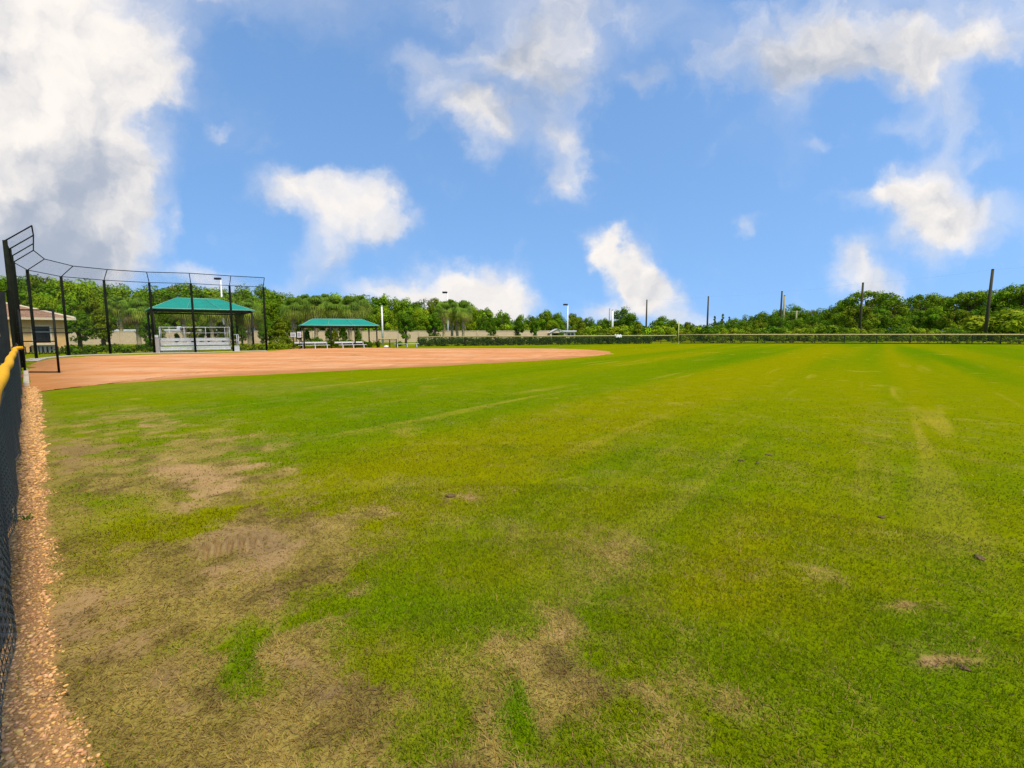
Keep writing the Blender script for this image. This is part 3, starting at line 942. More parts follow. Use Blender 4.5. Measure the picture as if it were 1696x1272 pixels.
# ------------------------------------------------------------------ tan building at left
def building():
    Z = 44.0
    xr = xat(108, Z); zb = zat(529, Z)          # right wall corner, eave height
    xl = xr - 9.5; dp = 7.0
    t = thing('concession_building', 'tan stucco building with reddish tile hip roof behind the backstop', 'building', (xr, Z, 0), R(42))
    def P(x, y, z): return (x - xr, y - Z, z)
    wl = MB()
    x0, x1 = -9.5, 0.0
    wx0, wx1 = -2.05, -1.0
    wz0, wz1 = zat(566, Z), zat(539.5, Z)
    # front wall with a real opening
    def fr(a, b, c, d): wl.quad((a, 0, c), (b, 0, c), (b, 0, d), (a, 0, d))
    fr(x0, wx0, 0, zb); fr(wx1, x1, 0, zb); fr(wx0, wx1, 0, wz0); fr(wx0, wx1, wz1, zb)
    wl.quad((x1, 0, 0), (x1, dp, 0), (x1, dp, zb), (x1, 0, zb))
    wl.quad((x0, dp, 0), (x0, 0, 0), (x0, 0, zb), (x0, dp, zb))
    wl.quad((x1, dp, 0), (x0, dp, 0), (x0, dp, zb), (x1, dp, zb))
    for (a, b, c, d) in (((wx0, 0, wz0), (wx1, 0, wz0), (wx1, .2, wz0), (wx0, .2, wz0)), ((wx0, 0, wz1), (wx0, .2, wz1), (wx1, .2, wz1), (wx1, 0, wz1)),
                         ((wx0, 0, wz0), (wx0, .2, wz0), (wx0, .2, wz1), (wx0, 0, wz1)), ((wx1, 0, wz0), (wx1, 0, wz1), (wx1, .2, wz1), (wx1, .2, wz0))):
        wl.quad(a, b, c, d)
    wl.build('wall', M['stucco'], t)
    oh = .75; zr = zb + .18; rise = 1.3
    rf = MB()
    a, b, c, d = (x0 - oh, -oh, zr), (x1 + oh, -oh, zr), (x1 + oh, dp + oh, zr), (x0 - oh, dp + oh, zr)
    cy = dp / 2; e, f_ = (x0 + cy, cy, zr + rise), (x1 - cy, cy, zr + rise)
    rf.quad(a, b, f_, e); rf.tri(b, c, f_); rf.quad(c, d, e, f_); rf.tri(d, a, e)
    rf.quad(d, c, b, a)
    rf.build('roof', M['tile'], t)
    fa = MB()
    fa.box(((x0 + x1) / 2, -oh - .02, zr - .08), (x1 - x0 + 2 * oh + .1, .05, .2)); fa.box((x1 + oh + .02, dp / 2, zr - .08), (.05, dp + 2 * oh, .2))
    fa.build('fascia', M['cream_trim'], t)
    rc = MB()
    rc.tube([b, f_], .10, 8); rc.tube([a, e], .10, 8); rc.tube([e, f_], .10, 8)
    rc.build('ridge_caps', M['cream_trim'], t)
    w = MB(); fw = .14
    w.box(((wx0 + wx1) / 2, -.03, wz1 + fw / 2), (wx1 - wx0 + 2 * fw, .08, fw)); 
    for x in (wx0 - fw / 2, wx1 + fw / 2): w.box((x, -.03, (wz0 + wz1) / 2), (fw, .08, wz1 - wz0 - .004))
    wi = w.build('window', M['cream_trim'], t)
    MB().box(((wx0 + wx1) / 2, .14, (wz0 + wz1) / 2), (wx1 - wx0 - .01, .03, wz1 - wz0 - .01)).build('pane', M['glass'], wi)
    MB().box(((wx0 + wx1) / 2, .10, wz0 + (wz1 - wz0) * .66), (wx1 - wx0 - .01, .04, .09)).build('mullion', M['alu_gray'], wi)
    MB().box(((wx0 + wx1) / 2, -.22, wz0 - .12), (wx1 - wx0 + .5, .45, .16)).build('counter', M['cream_trim'], t, bevel=.01)
    MB().box(((wx0 + wx1) / 2 + .1, -.05, wz0 - .62), (wx1 - wx0 + .2, .06, .78)).build('counter_panel', M['alu_gray'], t)


building()


def racks():
    Z = 37.5
    labs = ['black looped bike rack, leftmost of three before the tan building', 'wide black looped bike rack, middle one before the tan building',
            'black looped bike rack beside backstop post, right one of three']
    for k, (a, b, n) in enumerate(((38, 57, 2), (61, 90, 4), (93, 107, 2))):
        x0, x1 = xat(a, Z), xat(b, Z)
        t = thing('bike_rack', labs[k], 'bike rack', (x0, Z, 0), 0, 'bike racks before the building')
        W = (x1 - x0) / n; h = .62
        for q in range(n):
            pts = []
            for s in range(15):
                u = s / 14
                pts.append(((q + .5) * W + (W * .42) * math.cos(math.pi * (1 + u)) * (1 + .25 * math.sin(math.pi * u)), 0, h - (h - .12) * math.sin(math.pi * u) ** .6))
            pts = [(pts[0][0] - .05, 0, h + .03)] + pts + [(pts[-1][0] + .05, 0, h + .03)]
            MB().tube(pts, .036, 8).build('loop', M['black_steel'], t, smooth=True)
        MB().tube([(-.05, 0, .12), (W * n + .05, 0, .12)], .022, 8).build('bottom_rail', M['black_steel'], t)
        for x in (0.02, W * n - .02): MB().tube([(x, .0, -.03), (x, .0, h)], .022, 8).build('leg', M['black_steel'], t)


racks()

# ------------------------------------------------------------------ shade canopies
def canopy(name, label, cor, eave, ridge_h, ridge_frac, post_r, inset, posts=4, drop=.22):
    """cor: near-left, near-right, far-right, far-left corners of the eave"""
    c = sum(cor, Vector()) / 4
    t = thing(name, label, 'canopy', (c.x, c.y, 0), 0)
    q = [p - c + Vector((0, 0, eave)) for p in cor]
    ax = ((q[1] - q[0]) + (q[2] - q[3])).normalized()
    W = (q[1] - q[0]).length * ridge_frac / 2
    r0, r1 = -ax * W + Vector((0, 0, ridge_h)), ax * W + Vector((0, 0, ridge_h))
    rf = MB()
    def grid(a, b, c_, d, n=10, sag=.10):
        # a-b eave, d-c ridge: fabric that sags a little between its edges
        for i in range(n):
            for j in range(6):
                def pt(i, j):
                    u, v = i / n, j / 6
                    p = a.lerp(b, u).lerp(d.lerp(c_, u), v)
                    return p - Vector((0, 0, sag * math.sin(math.pi * u) * math.sin(math.pi * v)))
                rf.quad(pt(i, j), pt(i + 1, j), pt(i + 1, j + 1), pt(i, j + 1))
    grid(q[0], q[1], r1, r0); grid(q[1], q[2], r1, r1); grid(q[2], q[3], r0, r1); grid(q[3], q[0], r0, r0)
    rf.build('roof', M['teal'], t, smooth=True)
    ed = MB(); fb = MB()
    for k in range(4):
        a, b = q[k], q[(k + 1) % 4]
        ed.tube([a, b], .05, 8)
        m = ((a + b) / 2); m.z = 0; m.normalize()
        fb.quad(a - Vector((0, 0, .04)) - m * .02, b - Vector((0, 0, .04)) - m * .02, b - Vector((0, 0, drop)) - m * .06, a - Vector((0, 0, drop)) - m * .06)
    for k in range(4): ed.tube([q[k], (r0, r1, r1, r0)[k]], .035, 6)
    ed.tube([r0, r1], .04, 6)
    for u in (.33, .66): ed.tube([q[0].lerp(q[1], u) + Vector((0, 0, .01)), r0.lerp(r1, u) + Vector((0, 0, .01))], .018, 6)
    ed.build('roof_edge', M['teal_edge'], t, smooth=True)
    fr = MB()
    for k in range(4):
        a, b = q[k] * .965, q[(k + 1) % 4] * .965
        a.z = b.z = eave - drop * .8
        fr.tube([a, b], .07, 8)
        fr.tube([a, (r0, r1, r1, r0)[k] - Vector((0, 0, .15))], .05, 8)
    fr.build('frame', M['bronze_post'], t, smooth=True)
    for k in range(4):
        p = q[k] * inset
        MB().tube([(p.x, p.y, -.05), (p.x, p.y, eave - drop * .8)], post_r, 10).build('post', M['bronze_post'], t, smooth=True)
    if name == 'dugout_canopy':
        for u in (.36, .68):
            p = q[0].lerp(q[1], u) * .97
            MB().tube([(p.x, p.y, -.05), (p.x, p.y, eave - .1)], .06, 10).build('post', M['bronze_post'], t, smooth=True)
    return t


def canopies():
    N = Vector((xat(251, 42.5), 42.5, 0)); Rr = Vector((xat(423, 47.6), 47.6, 0))
    e = (Rr - N); n = Vector((-e.y, e.x, 0)).normalized() * 8.0
    Lf = N + n; Fr = Rr + n
    canopy('shade_canopy', 'large teal fabric shade canopy on dark posts over the bleachers', [N, Rr, Fr, Lf], 3.78, 4.95, .44, .10, .95)
    N = Vector((xat(499, 49.5), 49.5, 0)); Rr = Vector((xat(628, 53.0), 53.0, 0))
    e = Rr - N; n = Vector((-e.y, e.x, 0)).normalized() * 4.6
    canopy('dugout_canopy', 'low teal fabric canopy shading two white team benches', [N, Rr, Rr + n, N + n], 2.38, 3.08, .66, .075, .94)


canopies()


def bleacher():
    A = gnd(266, 585.6); B = gnd(383, 583.2)
    A = A * 1.03; B = B * 1.03; A.z = B.z = 0
    d = B - A; L = d.length; rz = math.atan2(d.y, d.x)
    t = thing('bleacher', 'white aluminium bleacher with back and side railings under the large canopy', 'bleacher', A, rz)
    rows = [(0.0, .22, .30, 'foot'), (.02, .43, .28, 'seat'), (.55, .46, .30, 'foot'), (.58, .82, .28, 'seat'), (1.15, .80, .30, 'foot'), (1.18, 1.18, .28, 'seat')]
    n = 0
    for (y, z, w, k) in rows:
        MB().box((L / 2, y + w / 2, z), (L, w, .05)).build('seat_plank' if k == 'seat' else 'foot_plank', M['alu'], t, bevel=.008)
        if k == 'seat':
            MB().box((L / 2, y + .02, z - .13), (L - .02, .03, .19)).build('riser', M['alu'], t)
    for u in (.02, .25, .5, .75, .98):
        fr = MB()
        x = L * u
        fr.tube([(x, .05, 0), (x, 1.5, 0)], .025, 6); fr.tube([(x, .05, .02), (x, 1.45, 1.12)], .025, 6); fr.tube([(x, 1.45, 0), (x, 1.45, 1.16)], .025, 6)
        fr.tube([(x, .7, 0), (x, .7, .5)], .02, 6)
        fr.build('support_frame', M['alu_gray'], t)
    rail = MB(); zt = 2.15
    rail.tube([(0.02, .2, zt - .1), (.02, .35, zt), (.02, 1.5, zt), (L - .02, 1.5, zt), (L - .02, .3, zt), (L - .02, .1, 1.0)], .03, 8)
    for x in (.02, L * .12, L * .33, L * .47, L * .64, L * .93, L - .02): rail.tube([(x, 1.5, 1.1), (x, 1.5, zt)], .026, 8)
    rail.tube([(.02, .2, 0.5), (.02, .2, zt - .1)], .028, 8)
    rail.tube([(L - .02, 1.5, 1.65), (.02, 1.5, 1.65)], .018, 6)
    rail.build('railing', M['alu'], t, smooth=True)
    sp = MB(); sp.box((-.2, .5, .62), (.36, 1.2, 1.22)); sp.build('side_panel', M['alu_gray'], t, bevel=.01)
    MB().box((-.22, .2, 1.38), (.3, .5, .2)).build('side_box', M['alu'], t, bevel=.01)
    # step ladder at the right end
    g = thing('handrail_frame', 'narrow white handrail frame beside the right end of bleacher', 'handrail', A + d.normalized() * (L + .14) , rz)
    fr = MB()
    for x in (.06, .36, .48):
        fr.tube([(x, 0, .0), (x, 0, 1.5)], .026, 8)
    for z in (.5, 1.0, 1.5): fr.tube([(.03, 0, z), (.5, 0, z)], .024, 8)
    fr.build('rails', M['alu'], g, smooth=True)
    MB().box((.28, .2, .24), (.5, .5, .42)).build('step_box', M['alu'], g, bevel=.01)


bleacher()


def team_bench(px0, px1, Z0, Z1, label, back=True):
    a = Vector((xat(px0, Z0), Z0, 0)); b = Vector((xat(px1, Z1), Z1, 0)); d = b - a; L = d.length
    t = thing('team_bench', label, 'bench', a, math.atan2(d.y, d.x), 'white team benches')
    MB().box((L / 2, 0, .36), (L, .28, .05)).build('seat', M['alu'], t, bevel=.01)
    if back: MB().box((L / 2 - .35, .22, .62), (L, .04, .16)).build('backrest', M['alu'], t, bevel=.01)
    for u in (.14, .52, .9):
        x = L * u
        m = MB(); m.box((x, 0, .17), (.07, .30, .33)); m.box((x, 0, .02), (.08, .5, .04))
        if back: m.box((x, .2, .45), (.05, .04, .5))
        m.build('leg', M['alu'], t)


team_bench(493, 546, 49.8, 51.2, 'long white team bench under left half of the low canopy')
team_bench(560, 606, 51.0, 52.6, 'white team bench under right half of the low canopy')
team_bench(651, 693, 54.5, 56.0, 'backless white bench in the open right of the low canopy', False)


def small_signs():
    for (a, b, c, d, lab) in ((481, 489.5, 551, 558, 'wide white notice board on a post left of the low canopy'),
                              (492, 498.5, 549.5, 559, 'upright white notice board beside left post of the low canopy')):
        Z = 48.8; x0, x1 = xat(a, Z), xat(b, Z); z0, z1 = zat(d, Z, a), zat(c, Z, a)
        t = thing('notice_sign', lab, 'sign', ((x0 + x1) / 2, Z, 0), 0, 'white notice signs by the low canopy')
        w, h = x1 - x0, z1 - z0; zc = (z0 + z1) / 2
        MB().box((0, 0, zc), (w, .03, h)).build('board', M['white'], t, bevel=.006)
        MB().box((0, -.02, zc), (w * .74, .004, h * .7)).build('print', M['sign_print'], t)
        MB().tube([(0, .05, -.05), (0, .05, z1)], .035, 8).build('post', M['bronze_post'], t)


small_signs()


def low_rail():
    Z = 54.0
    a, b = xat(627, Z), xat(656, Z)
    t = thing('rail_fence', 'low tan-capped rail fence between low canopy and backless bench', 'fence', (a, Z, 0))
    L = b - a; zt = zat(561.5, Z, 640)
    MB().tube([(0, 0, zt), (L, 0, zt)], .06, 8).build('top_cap', M['cream_cap'], t)
    for x in (0, L * .62, L): MB().tube([(x, 0, -.05), (x, 0, zt)], .05, 8).build('post', M['bronze_post'], t)
    MB().quad((0, .01, .05), (L, .01, .05), (L, .01, zt), (0, .01, zt), uv=[(0, 0), (L, 0), (L, zt), (0, zt)]).build('wire_mesh', M['link_far'], t)
    iv, if_ = ico(2)
    g = gnd(638, 574)
    o = raw_mesh('white_bundle', iv * (1 + (fbm(iv[:, 0] * 3, iv[:, 1] * 3 + iv[:, 2], 300, 3)[:, None] - .5) * .8) * np.array([.28, .2, .15]), if_, M['white'], smooth=True)
    o.location = (xat(639, 53.0), 53.0, .12)
    tag(o, 'small white bundle on the ground beside the dark shrub', 'bundle')


low_rail()


# ------------------------------------------------------------------ boundary wall
def boundary_wall():
    a = Vector((xat(106, 68), 68, 0)); b = Vector((xat(911, 86), 86, 0))
    d = b - a; L = d.length
    t = thing('boundary_wall', 'long beige precast concrete wall behind the canopies and hedge', 'wall', a, math.atan2(d.y, d.x))
    H = 1.78
    MB().box((L / 2, 0, H / 2), (L, .12, H)).build('panels', M['wall'], t)
    MB().box((L / 2, 0, H + .04), (L, .2, .08)).build('coping', M['cream_trim'], t)
    n = 22
    for k in range(n + 1):
        MB().box((L * k / n, -.02, H / 2 + .02), (.22, .24, H + .08)).build('pillar', M['wall'], t)


boundary_wall()


def mobile_homes():
    # (px0, px1, roof y, Z, label, with unit)
    for (a, b, y, Z, lab, unit) in ((186, 246, 545.6, 80, 'white flat roofed mobile home behind wall, left of the large canopy', False),
                                    (268, 303, 545.2, 84, 'white mobile home with rooftop air unit seen over the bleacher', True),
                                    (308, 342, 545.8, 82, 'white awning roofed mobile home seen behind middle of bleacher', False),
                                    (404, 447, 548.0, 80, 'white mobile home between palm trunks right of the large canopy', False)):
        x0, x1 = xat(a, Z), xat(b, Z); zr = zat(y, Z, a); W = x1 - x0
        t = thing('mobile_home', lab, 'mobile home', (x0, Z, 0), 0, 'mobile homes behind the wall')
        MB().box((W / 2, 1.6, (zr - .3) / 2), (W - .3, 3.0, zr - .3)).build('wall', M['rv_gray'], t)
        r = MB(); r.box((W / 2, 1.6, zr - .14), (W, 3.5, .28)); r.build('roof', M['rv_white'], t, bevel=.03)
        MB().box((W * .3, .08, zr - .75), (.9, .05, .6)).build('window', M['glass'], t)
        MB().box((W * .7, .08, zr - .75), (.9, .05, .6)).build('window', M['glass'], t)
        if unit: MB().box((W * .74, 1.2, zr + .24), (W * .33, 1.0, .46)).build('rooftop_unit', M['rv_white'], t, bevel=.05)
        else: MB().box((W * .98, -.3, zr - .7), (.12, .12, 1.3)).build('awning_post', M['rv_white'], t)


mobile_homes()


def carport():
    Z = 83
    x0, xm, x1 = xat(911, Z), xat(937, Z), xat(953, Z)
    ze = zat(551.5, Z, 930); zr = zat(545.2, Z, 930)
    t = thing('park_office', 'small cream gabled building with carport mouth at right end of beige wall', 'building', (x0, Z, 0))
    W = xm - x0; dp = 6
    g = MB()
    g.box((.16, .1, ze / 2), (.32, .2, ze)); g.box((W - .16, .1, ze / 2), (.32, .2, ze))
    # gable prism
    gb = [(0, 0, ze), (W, 0, ze), (W * .62, 0, zr), (W * .38, 0, zr)]
    n = len(g.v); g.v += gb + [(x, .2, z) for x, _, z in gb]
    g.f += [(n, n + 1, n + 2, n + 3), (n + 7, n + 6, n + 5, n + 4), (n, n + 4, n + 5, n + 1)]
    g.build('gable', M['cream_trim'], t)
    r = MB(); 
    r.quad((-.15, -.15, ze - .02), (W * .5, -.15, zr + .08), (W * .5, dp, zr + .08), (-.15, dp, ze - .02))
    r.quad((W * .5, -.15, zr + .08), (W + .15, -.15, ze - .02), (W + .15, dp, ze - .02), (W * .5, dp, zr + .08))
    r.build('roof', M['rv_white'], t)
    MB().box((W / 2, dp, ze / 2), (W, .15, ze)).build('back_wall', M['rv_gray'], t)
    W2 = x1 - xm; zw = zat(549.5, Z, 945)
    MB().box((W + W2 / 2 + .02, 2, zw / 2), (W2, 3.6, zw)).build('side_wing', M['cream_trim'], t)
    MB().box((W + W2 / 2 - .4, 2, zw + .12), (W2 + 1.2, 4.2, .22)).build('wing_roof', M['rv_white'], t)
    for u in (.35, .72):
        MB().box((W + W2 * u, .17, zw - .42), (.42, .06, .36)).build('window', M['glass'], t)


carport()


# ------------------------------------------------------------------ outfield fence
FA = Vector((xat(692, 57), 57, 0)); FB = Vector((xat(1123, 69), 69, 0)); FC = Vector((xat(1400, 66.5), 66.5, 0)); FE = Vector((xat(1760, 60), 60, 0))


def outfield():
    t = thing('hedge_fence', 'cream-capped chain link fence before dark hedge, from bench to foul pole', 'fence', FA)
    d = FB - FA
    zt = 1.12
    MB().tube([Vector((0, 0, zt)), d + Vector((0, 0, zt))], .07, 8).build('top_cap', M['cream_cap'], t, smooth=True)
    n = 13
    for k in range(n + 1): MB().tube([d * (k / n) + Vector((0, .08, -.05)), d * (k / n) + Vector((0, .08, zt))], .035, 8).build('post', M['dark_post'], t)
    mb = MB(); e = d * .86
    e = d * 0.0
    L = (d - e).length
    MB().quad(e + Vector((0, 0, .05)), d + Vector((0, 0, .05)), d + Vector((0, 0, zt)), e + Vector((0, 0, zt)), uv=[(0, 0), (L, 0), (L, zt), (0, zt)]).build('wire_mesh', M['link_far'], t)
    pts = [FB, FB.lerp(FC, .5) + Vector((0, .5, 0)), FC, FC.lerp(FE, .5) + Vector((0, .4, 0)), FE]
    t = thing('outfield_fence', 'long low cream-capped chain link fence across right side of outfield', 'fence', FB)
    P = [p - FB for p in pts]; zt = 1.22
    up = Vector((0, 0, zt))
    MB().tube([p + up for p in P], .085, 8).build('top_cap', M['cream_cap'], t, smooth=True)
    MB().tube([p + Vector((0, 0, .06)) for p in P], .05, 8).build('bottom_rail', M['dark_post'], t, smooth=True)
    mb = MB(); u = 0
    for a, b in zip(P[:-1], P[1:]):
        L = (b - a).length
        mb.quad(a + Vector((0, 0, .03)), b + Vector((0, 0, .03)), b + up, a + up, uv=[(u, 0), (u + L, 0), (u + L, zt), (u, zt)]); u += L
        m = max(1, round(L / 3.3))
        for k in range(m): 
            p = a.lerp(b, k / m)
            MB().tube([p + Vector((0, .07, -.05)), p + Vector((0, .07, zt))], .05, 8).build('post', M['dark_post'], t)
    mb.build('wire_mesh', M['link_far'], t)
    # foul pole
    fp = thing('foul_pole', 'slim pale yellow foul pole where hedge fence meets outfield fence', 'foul pole', FB + Vector((0, -.2, 0)))
    h = zat(531.5, FB.y - .2, 1123)
    MB().tube([(0, 0, -.05), (0, 0, h)], .075, 10).build('pole', M['foul_yellow'], fp, smooth=True)
    MB().tube([(0, 0, 0), (0, 0, .08)], .16, 12).build('footing', M['concrete'], fp)
    # folded white sheet over cap
    p = FA.lerp(FB, .735)
    s = MB(); n = 8
    for k in range(n):
        x0, x1 = -.45 + .9 * k / n, -.45 + .9 * (k + 1) / n
        j0, j1 = .08 * math.sin(k * 2.1), .08 * math.sin((k + 1) * 2.1)
        s.quad((x0, -.13, .95 + j0), (x1, -.13, .95 + j1), (x1, -.1, 1.24 + .5 * j1), (x0, -.1, 1.24 + .5 * j0))
        s.quad((x0, -.1, 1.24 + .5 * j0), (x1, -.1, 1.24 + .5 * j1), (x1, .12, 1.27 + j1), (x0, .12, 1.27 + j0))
        s.quad((x0, .12, 1.27 + j0), (x1, .12, 1.27 + j1), (x1, .15, .9), (x0, .15, .9))
    o = s.build('white_sheet', M['white']); o.location = p
    tag(o, 'crumpled white sheet hung over the hedge fence cap', 'sheet')


outfield()


# ------------------------------------------------------------------ poles
def lamp_pole(px, ytop, Z, label, head=True, yv=None):
    x = xat(px, Z); h = zat(ytop, Z, px)
    t = thing('lamp_post', label, 'lamp post', (x, Z, 0), 0, 'white lamp posts beyond the wall')
    MB().tube([(0, 0, -.05), (0, 0, h)], [.15, .09], 10).build('pole', M['white'], t, smooth=True)
    if head:
        MB().tube([(0, 0, h - .1), (-.15, 0, h + .12), (-.35, 0, h + .15)], .05, 8).build('bracket', M['lamp_black'], t)
        MB().box((-.42, 0, h + .16), (.8, .55, .28)).build('lamp_head', M['lamp_black'], t, bevel=.06)
    else:
        MB().tube([(0, 0, h), (0, 0, h + .08)], .12, 10).build('cap', M['white'], t)


lamp_pole(371, 463.5, 70, 'white lamp post rising behind the right half of large canopy')
lamp_pole(633.5, 507, 66, 'headless white lamp post just right of the low canopy', False)
lamp_pole(742, 486, 82, 'white lamp post with dark head among the palm cluster')
lamp_pole(940, 506, 88, 'thin white lamp post with dark head above the gabled building')


def utility_pole(px, ytop, Z, r, label, mat='wood_pole', lean=0.0, arm=None, extra=None):
    x = xat(px, Z); h = zat(ytop, Z, px)
    t = thing('utility_pole', label, 'utility pole', (x, Z, 0), 0, 'utility poles beyond the outfield')
    MB().tube([(0, 0, -.3), (lean * .5 * h, 0, h * .5), (lean * h, 0, h)], [r * 1.15, r, r * .8], 10).build('pole', M[mat], t, smooth=True)
    if arm:
        MB().box((lean * h, 0, h - .25), (arm, .12, .13)).build('cross_arm', M[mat], t)
        for u in (-.45, .45): MB().tube([(lean * h + arm * u, 0, h - .2), (lean * h + arm * u, 0, h)], .05, 8).build('insulator', M['rv_gray'], t)
    else:
        MB().tube([(lean * h, 0, h), (lean * h, 0, h + .12)], [r * .86, r * .7], 10).build('cap', M['dark_post'], t)
    if extra == 'can':
        MB().tube([(-.35, 0, h - 1.7), (-.35, 0, h - 1.0)], .2, 10).build('transformer', M['rv_gray'], t)
    return Vector((x + lean * h, Z, h))


W1 = utility_pole(1070, 497, 137, .22, 'bare dark utility pole standing left of the yellow foul pole')
W2 = utility_pole(1171, 491.5, 124, .21, 'bare dark utility pole right of the yellow foul pole')
W3 = utility_pole(1291.5, 483, 109, .20, 'tall dark pole, left one of a close pair beyond outfield')
utility_pole(1297, 490, 112, .22, 'slender pale pole, right one of a close pair beyond outfield', 'pale_pole', -.012)
W4 = utility_pole(1423.5, 469, 90, .20, 'dark utility pole in front of the open-crowned oak')
W5 = utility_pole(1632, 447, 71, .20, 'thick leaning utility pole nearest the right picture edge', 'wood_pole', .016)
W6 = utility_pole(1317.5, 514.5, 128, .22, 'short pale pole with cross arm before rounded trees', 'pale_pole', 0, 2.4)
W7 = utility_pole(1454.5, 516, 104, .24, 'short pale pole with transformer can right of the oak', 'pale_pole', .02, None, 'can')
utility_pole(1009, 512, 120, .16, 'thin gray pole, left one of the pair above the hedge fence', 'pale_pole')
utility_pole(1014, 514, 116, .26, 'stout white pole, right one of the pair above the hedge fence', 'white')


def wires():
    W8 = Vector((74, 52, W5.z)) 
    for k, (pts, dz, lab) in enumerate((([W1, W2, W3, W4, W5, W8], .05, 'thin overhead wire strung along the bare pole tops'),
                                        ([W6, W7, Vector((72, 84, W7.z + .5))], -.3, 'low overhead wire strung past the short pale poles'))):
        mb = MB()
        for a, b in zip(pts[:-1], pts[1:]):
            L = (b - a).length
            mb.tube([a.lerp(b, q / 10) + Vector((0, 0, dz - L * .012 * 4 * (q / 10) * (1 - q / 10))) for q in range(11)], .005, 5)
        o = mb.build('overhead_wire', M['rv_gray']); tag(o, lab, 'wire', 'overhead wires')


wires()

# ------------------------------------------------------------------ vegetation
GREENS = dict(dark=(.034, .085, .006), mid=(.052, .115, .007), light=(.085, .155, .010), olive=(.062, .105, .008), yellow=(.098, .158, .010))
GREENS = {k: np.array(v) * np.array([2.35, 1.9, .7]) for k, v in GREENS.items()}


def leaf_cards(cent, rad, per, size, col, rng, squash=.85, tint=.25):
    """clumps of small leaf faces; cent (n,3) clump centres, rad (n,) radii"""
    n = len(cent)
    N = n * per
    d = rng.normal(size=(N, 3)); d /= np.linalg.norm(d, axis=1, keepdims=True)
    rr_ = rng.uniform(.45, 1.0, N) ** .6
    c = np.repeat(cent, per, 0); r = np.repeat(rad, per)
    lump = .75 + .5 * vnoise(d[:, 0] * 2.3 + c[:, 0], d[:, 2] * 2.3 + d[:, 1] * 1.7 + c[:, 1], 9)
    p = c + d * (r * rr_ * lump)[:, None] * np.array([1, 1, squash])
    nrm = d * .95 + rng.normal(size=(N, 3)) * .38 + np.array([0, 0, .35]); nrm /= np.linalg.norm(nrm, axis=1, keepdims=True)
    t = np.cross(nrm, rng.normal(size=(N, 3))); t /= np.linalg.norm(t, axis=1, keepdims=True)
    b = np.cross(nrm, t)
    s = (size * rng.uniform(.6, 1.35, N))[:, None]
    V = np.stack([p - t * s * .5, p + b * s * .36 - t * s * .1, p + t * s * .6, p - b * s * .36 - t * s * .05], 1).reshape(-1, 3)
    k = np.arange(N) * 4
    F = np.column_stack([k, k + 1, k + 2, k + 3])
    tc = np.repeat(rng.uniform(1 - tint, 1 + tint, n), per) * rng.uniform(.86, 1.16, N)
    hue = np.repeat(rng.uniform(.85, 1.25, n), per)
    cc = col[None] * tc[:, None] * np.column_stack([hue, np.ones(N), np.ones(N)])
    return V, F, np.repeat(cc, 4, 0)


def clump_layout(rng, shape, n):
    """unit tree: radius 1, height 1 (base of crown at z=.18..)"""
    out = []; rad = []
    if shape == 'round':
        while len(out) < n:
            p = rng.uniform(-1, 1, 3)
            q = p[0] ** 2 + p[1] ** 2 + p[2] ** 2
            if .30 < q < .78: out.append((p[0] * .82, p[1] * .82, .56 + p[2] * .40)); rad.append(rng.uniform(.17, .30))
    elif shape == 'spread':
        while len(out) < n:
            a = rng.uniform(0, 6.28); r = rng.uniform(.1, .85)
            z = .86 - .42 * r * r - rng.choice([0, .18, .36, .5]) * rng.uniform(.5, 1)
            out.append((r * math.cos(a), r * math.sin(a), max(.25, z))); rad.append(rng.uniform(.14, .26))
    elif shape == 'open':
        while len(out) < n:
            a = rng.uniform(0, 6.28); r = rng.uniform(.25, .92)
            z = .90 - .30 * r * r - rng.choice([0, 0, .15, .4]) * rng.uniform(.3, 1)
            out.append((r * math.cos(a), r * math.sin(a), max(.3, z))); rad.append(rng.uniform(.09, .19))
    elif shape == 'column':
        while len(out) < n:
            a = rng.uniform(0, 6.28); z = rng.uniform(.22, .93); r = .62 * math.sin(min(1, (z - .1) / .85) * math.pi * .9 + .2) * rng.uniform(.4, 1)
            out.append((r * math.cos(a), r * math.sin(a), z)); rad.append(rng.uniform(.16, .28))
    elif shape == 'cone':
        while len(out) < n:
            a = rng.uniform(0, 6.28); z = rng.uniform(.08, .95); r = .85 * (1 - z) * rng.uniform(.5, 1)
            out.append((r * math.cos(a), r * math.sin(a), z)); rad.append(.08 + .2 * (1 - z))
    elif shape == 'bush':
        while len(out) < n:
            a = rng.uniform(0, 6.28); r = rng.uniform(0, .8) ; z = rng.uniform(.12, .8) * (1 - .5 * r * r)
            out.append((r * math.cos(a), r * math.sin(a), z)); rad.append(rng.uniform(.22, .36))
    return np.array(out), np.array(rad)


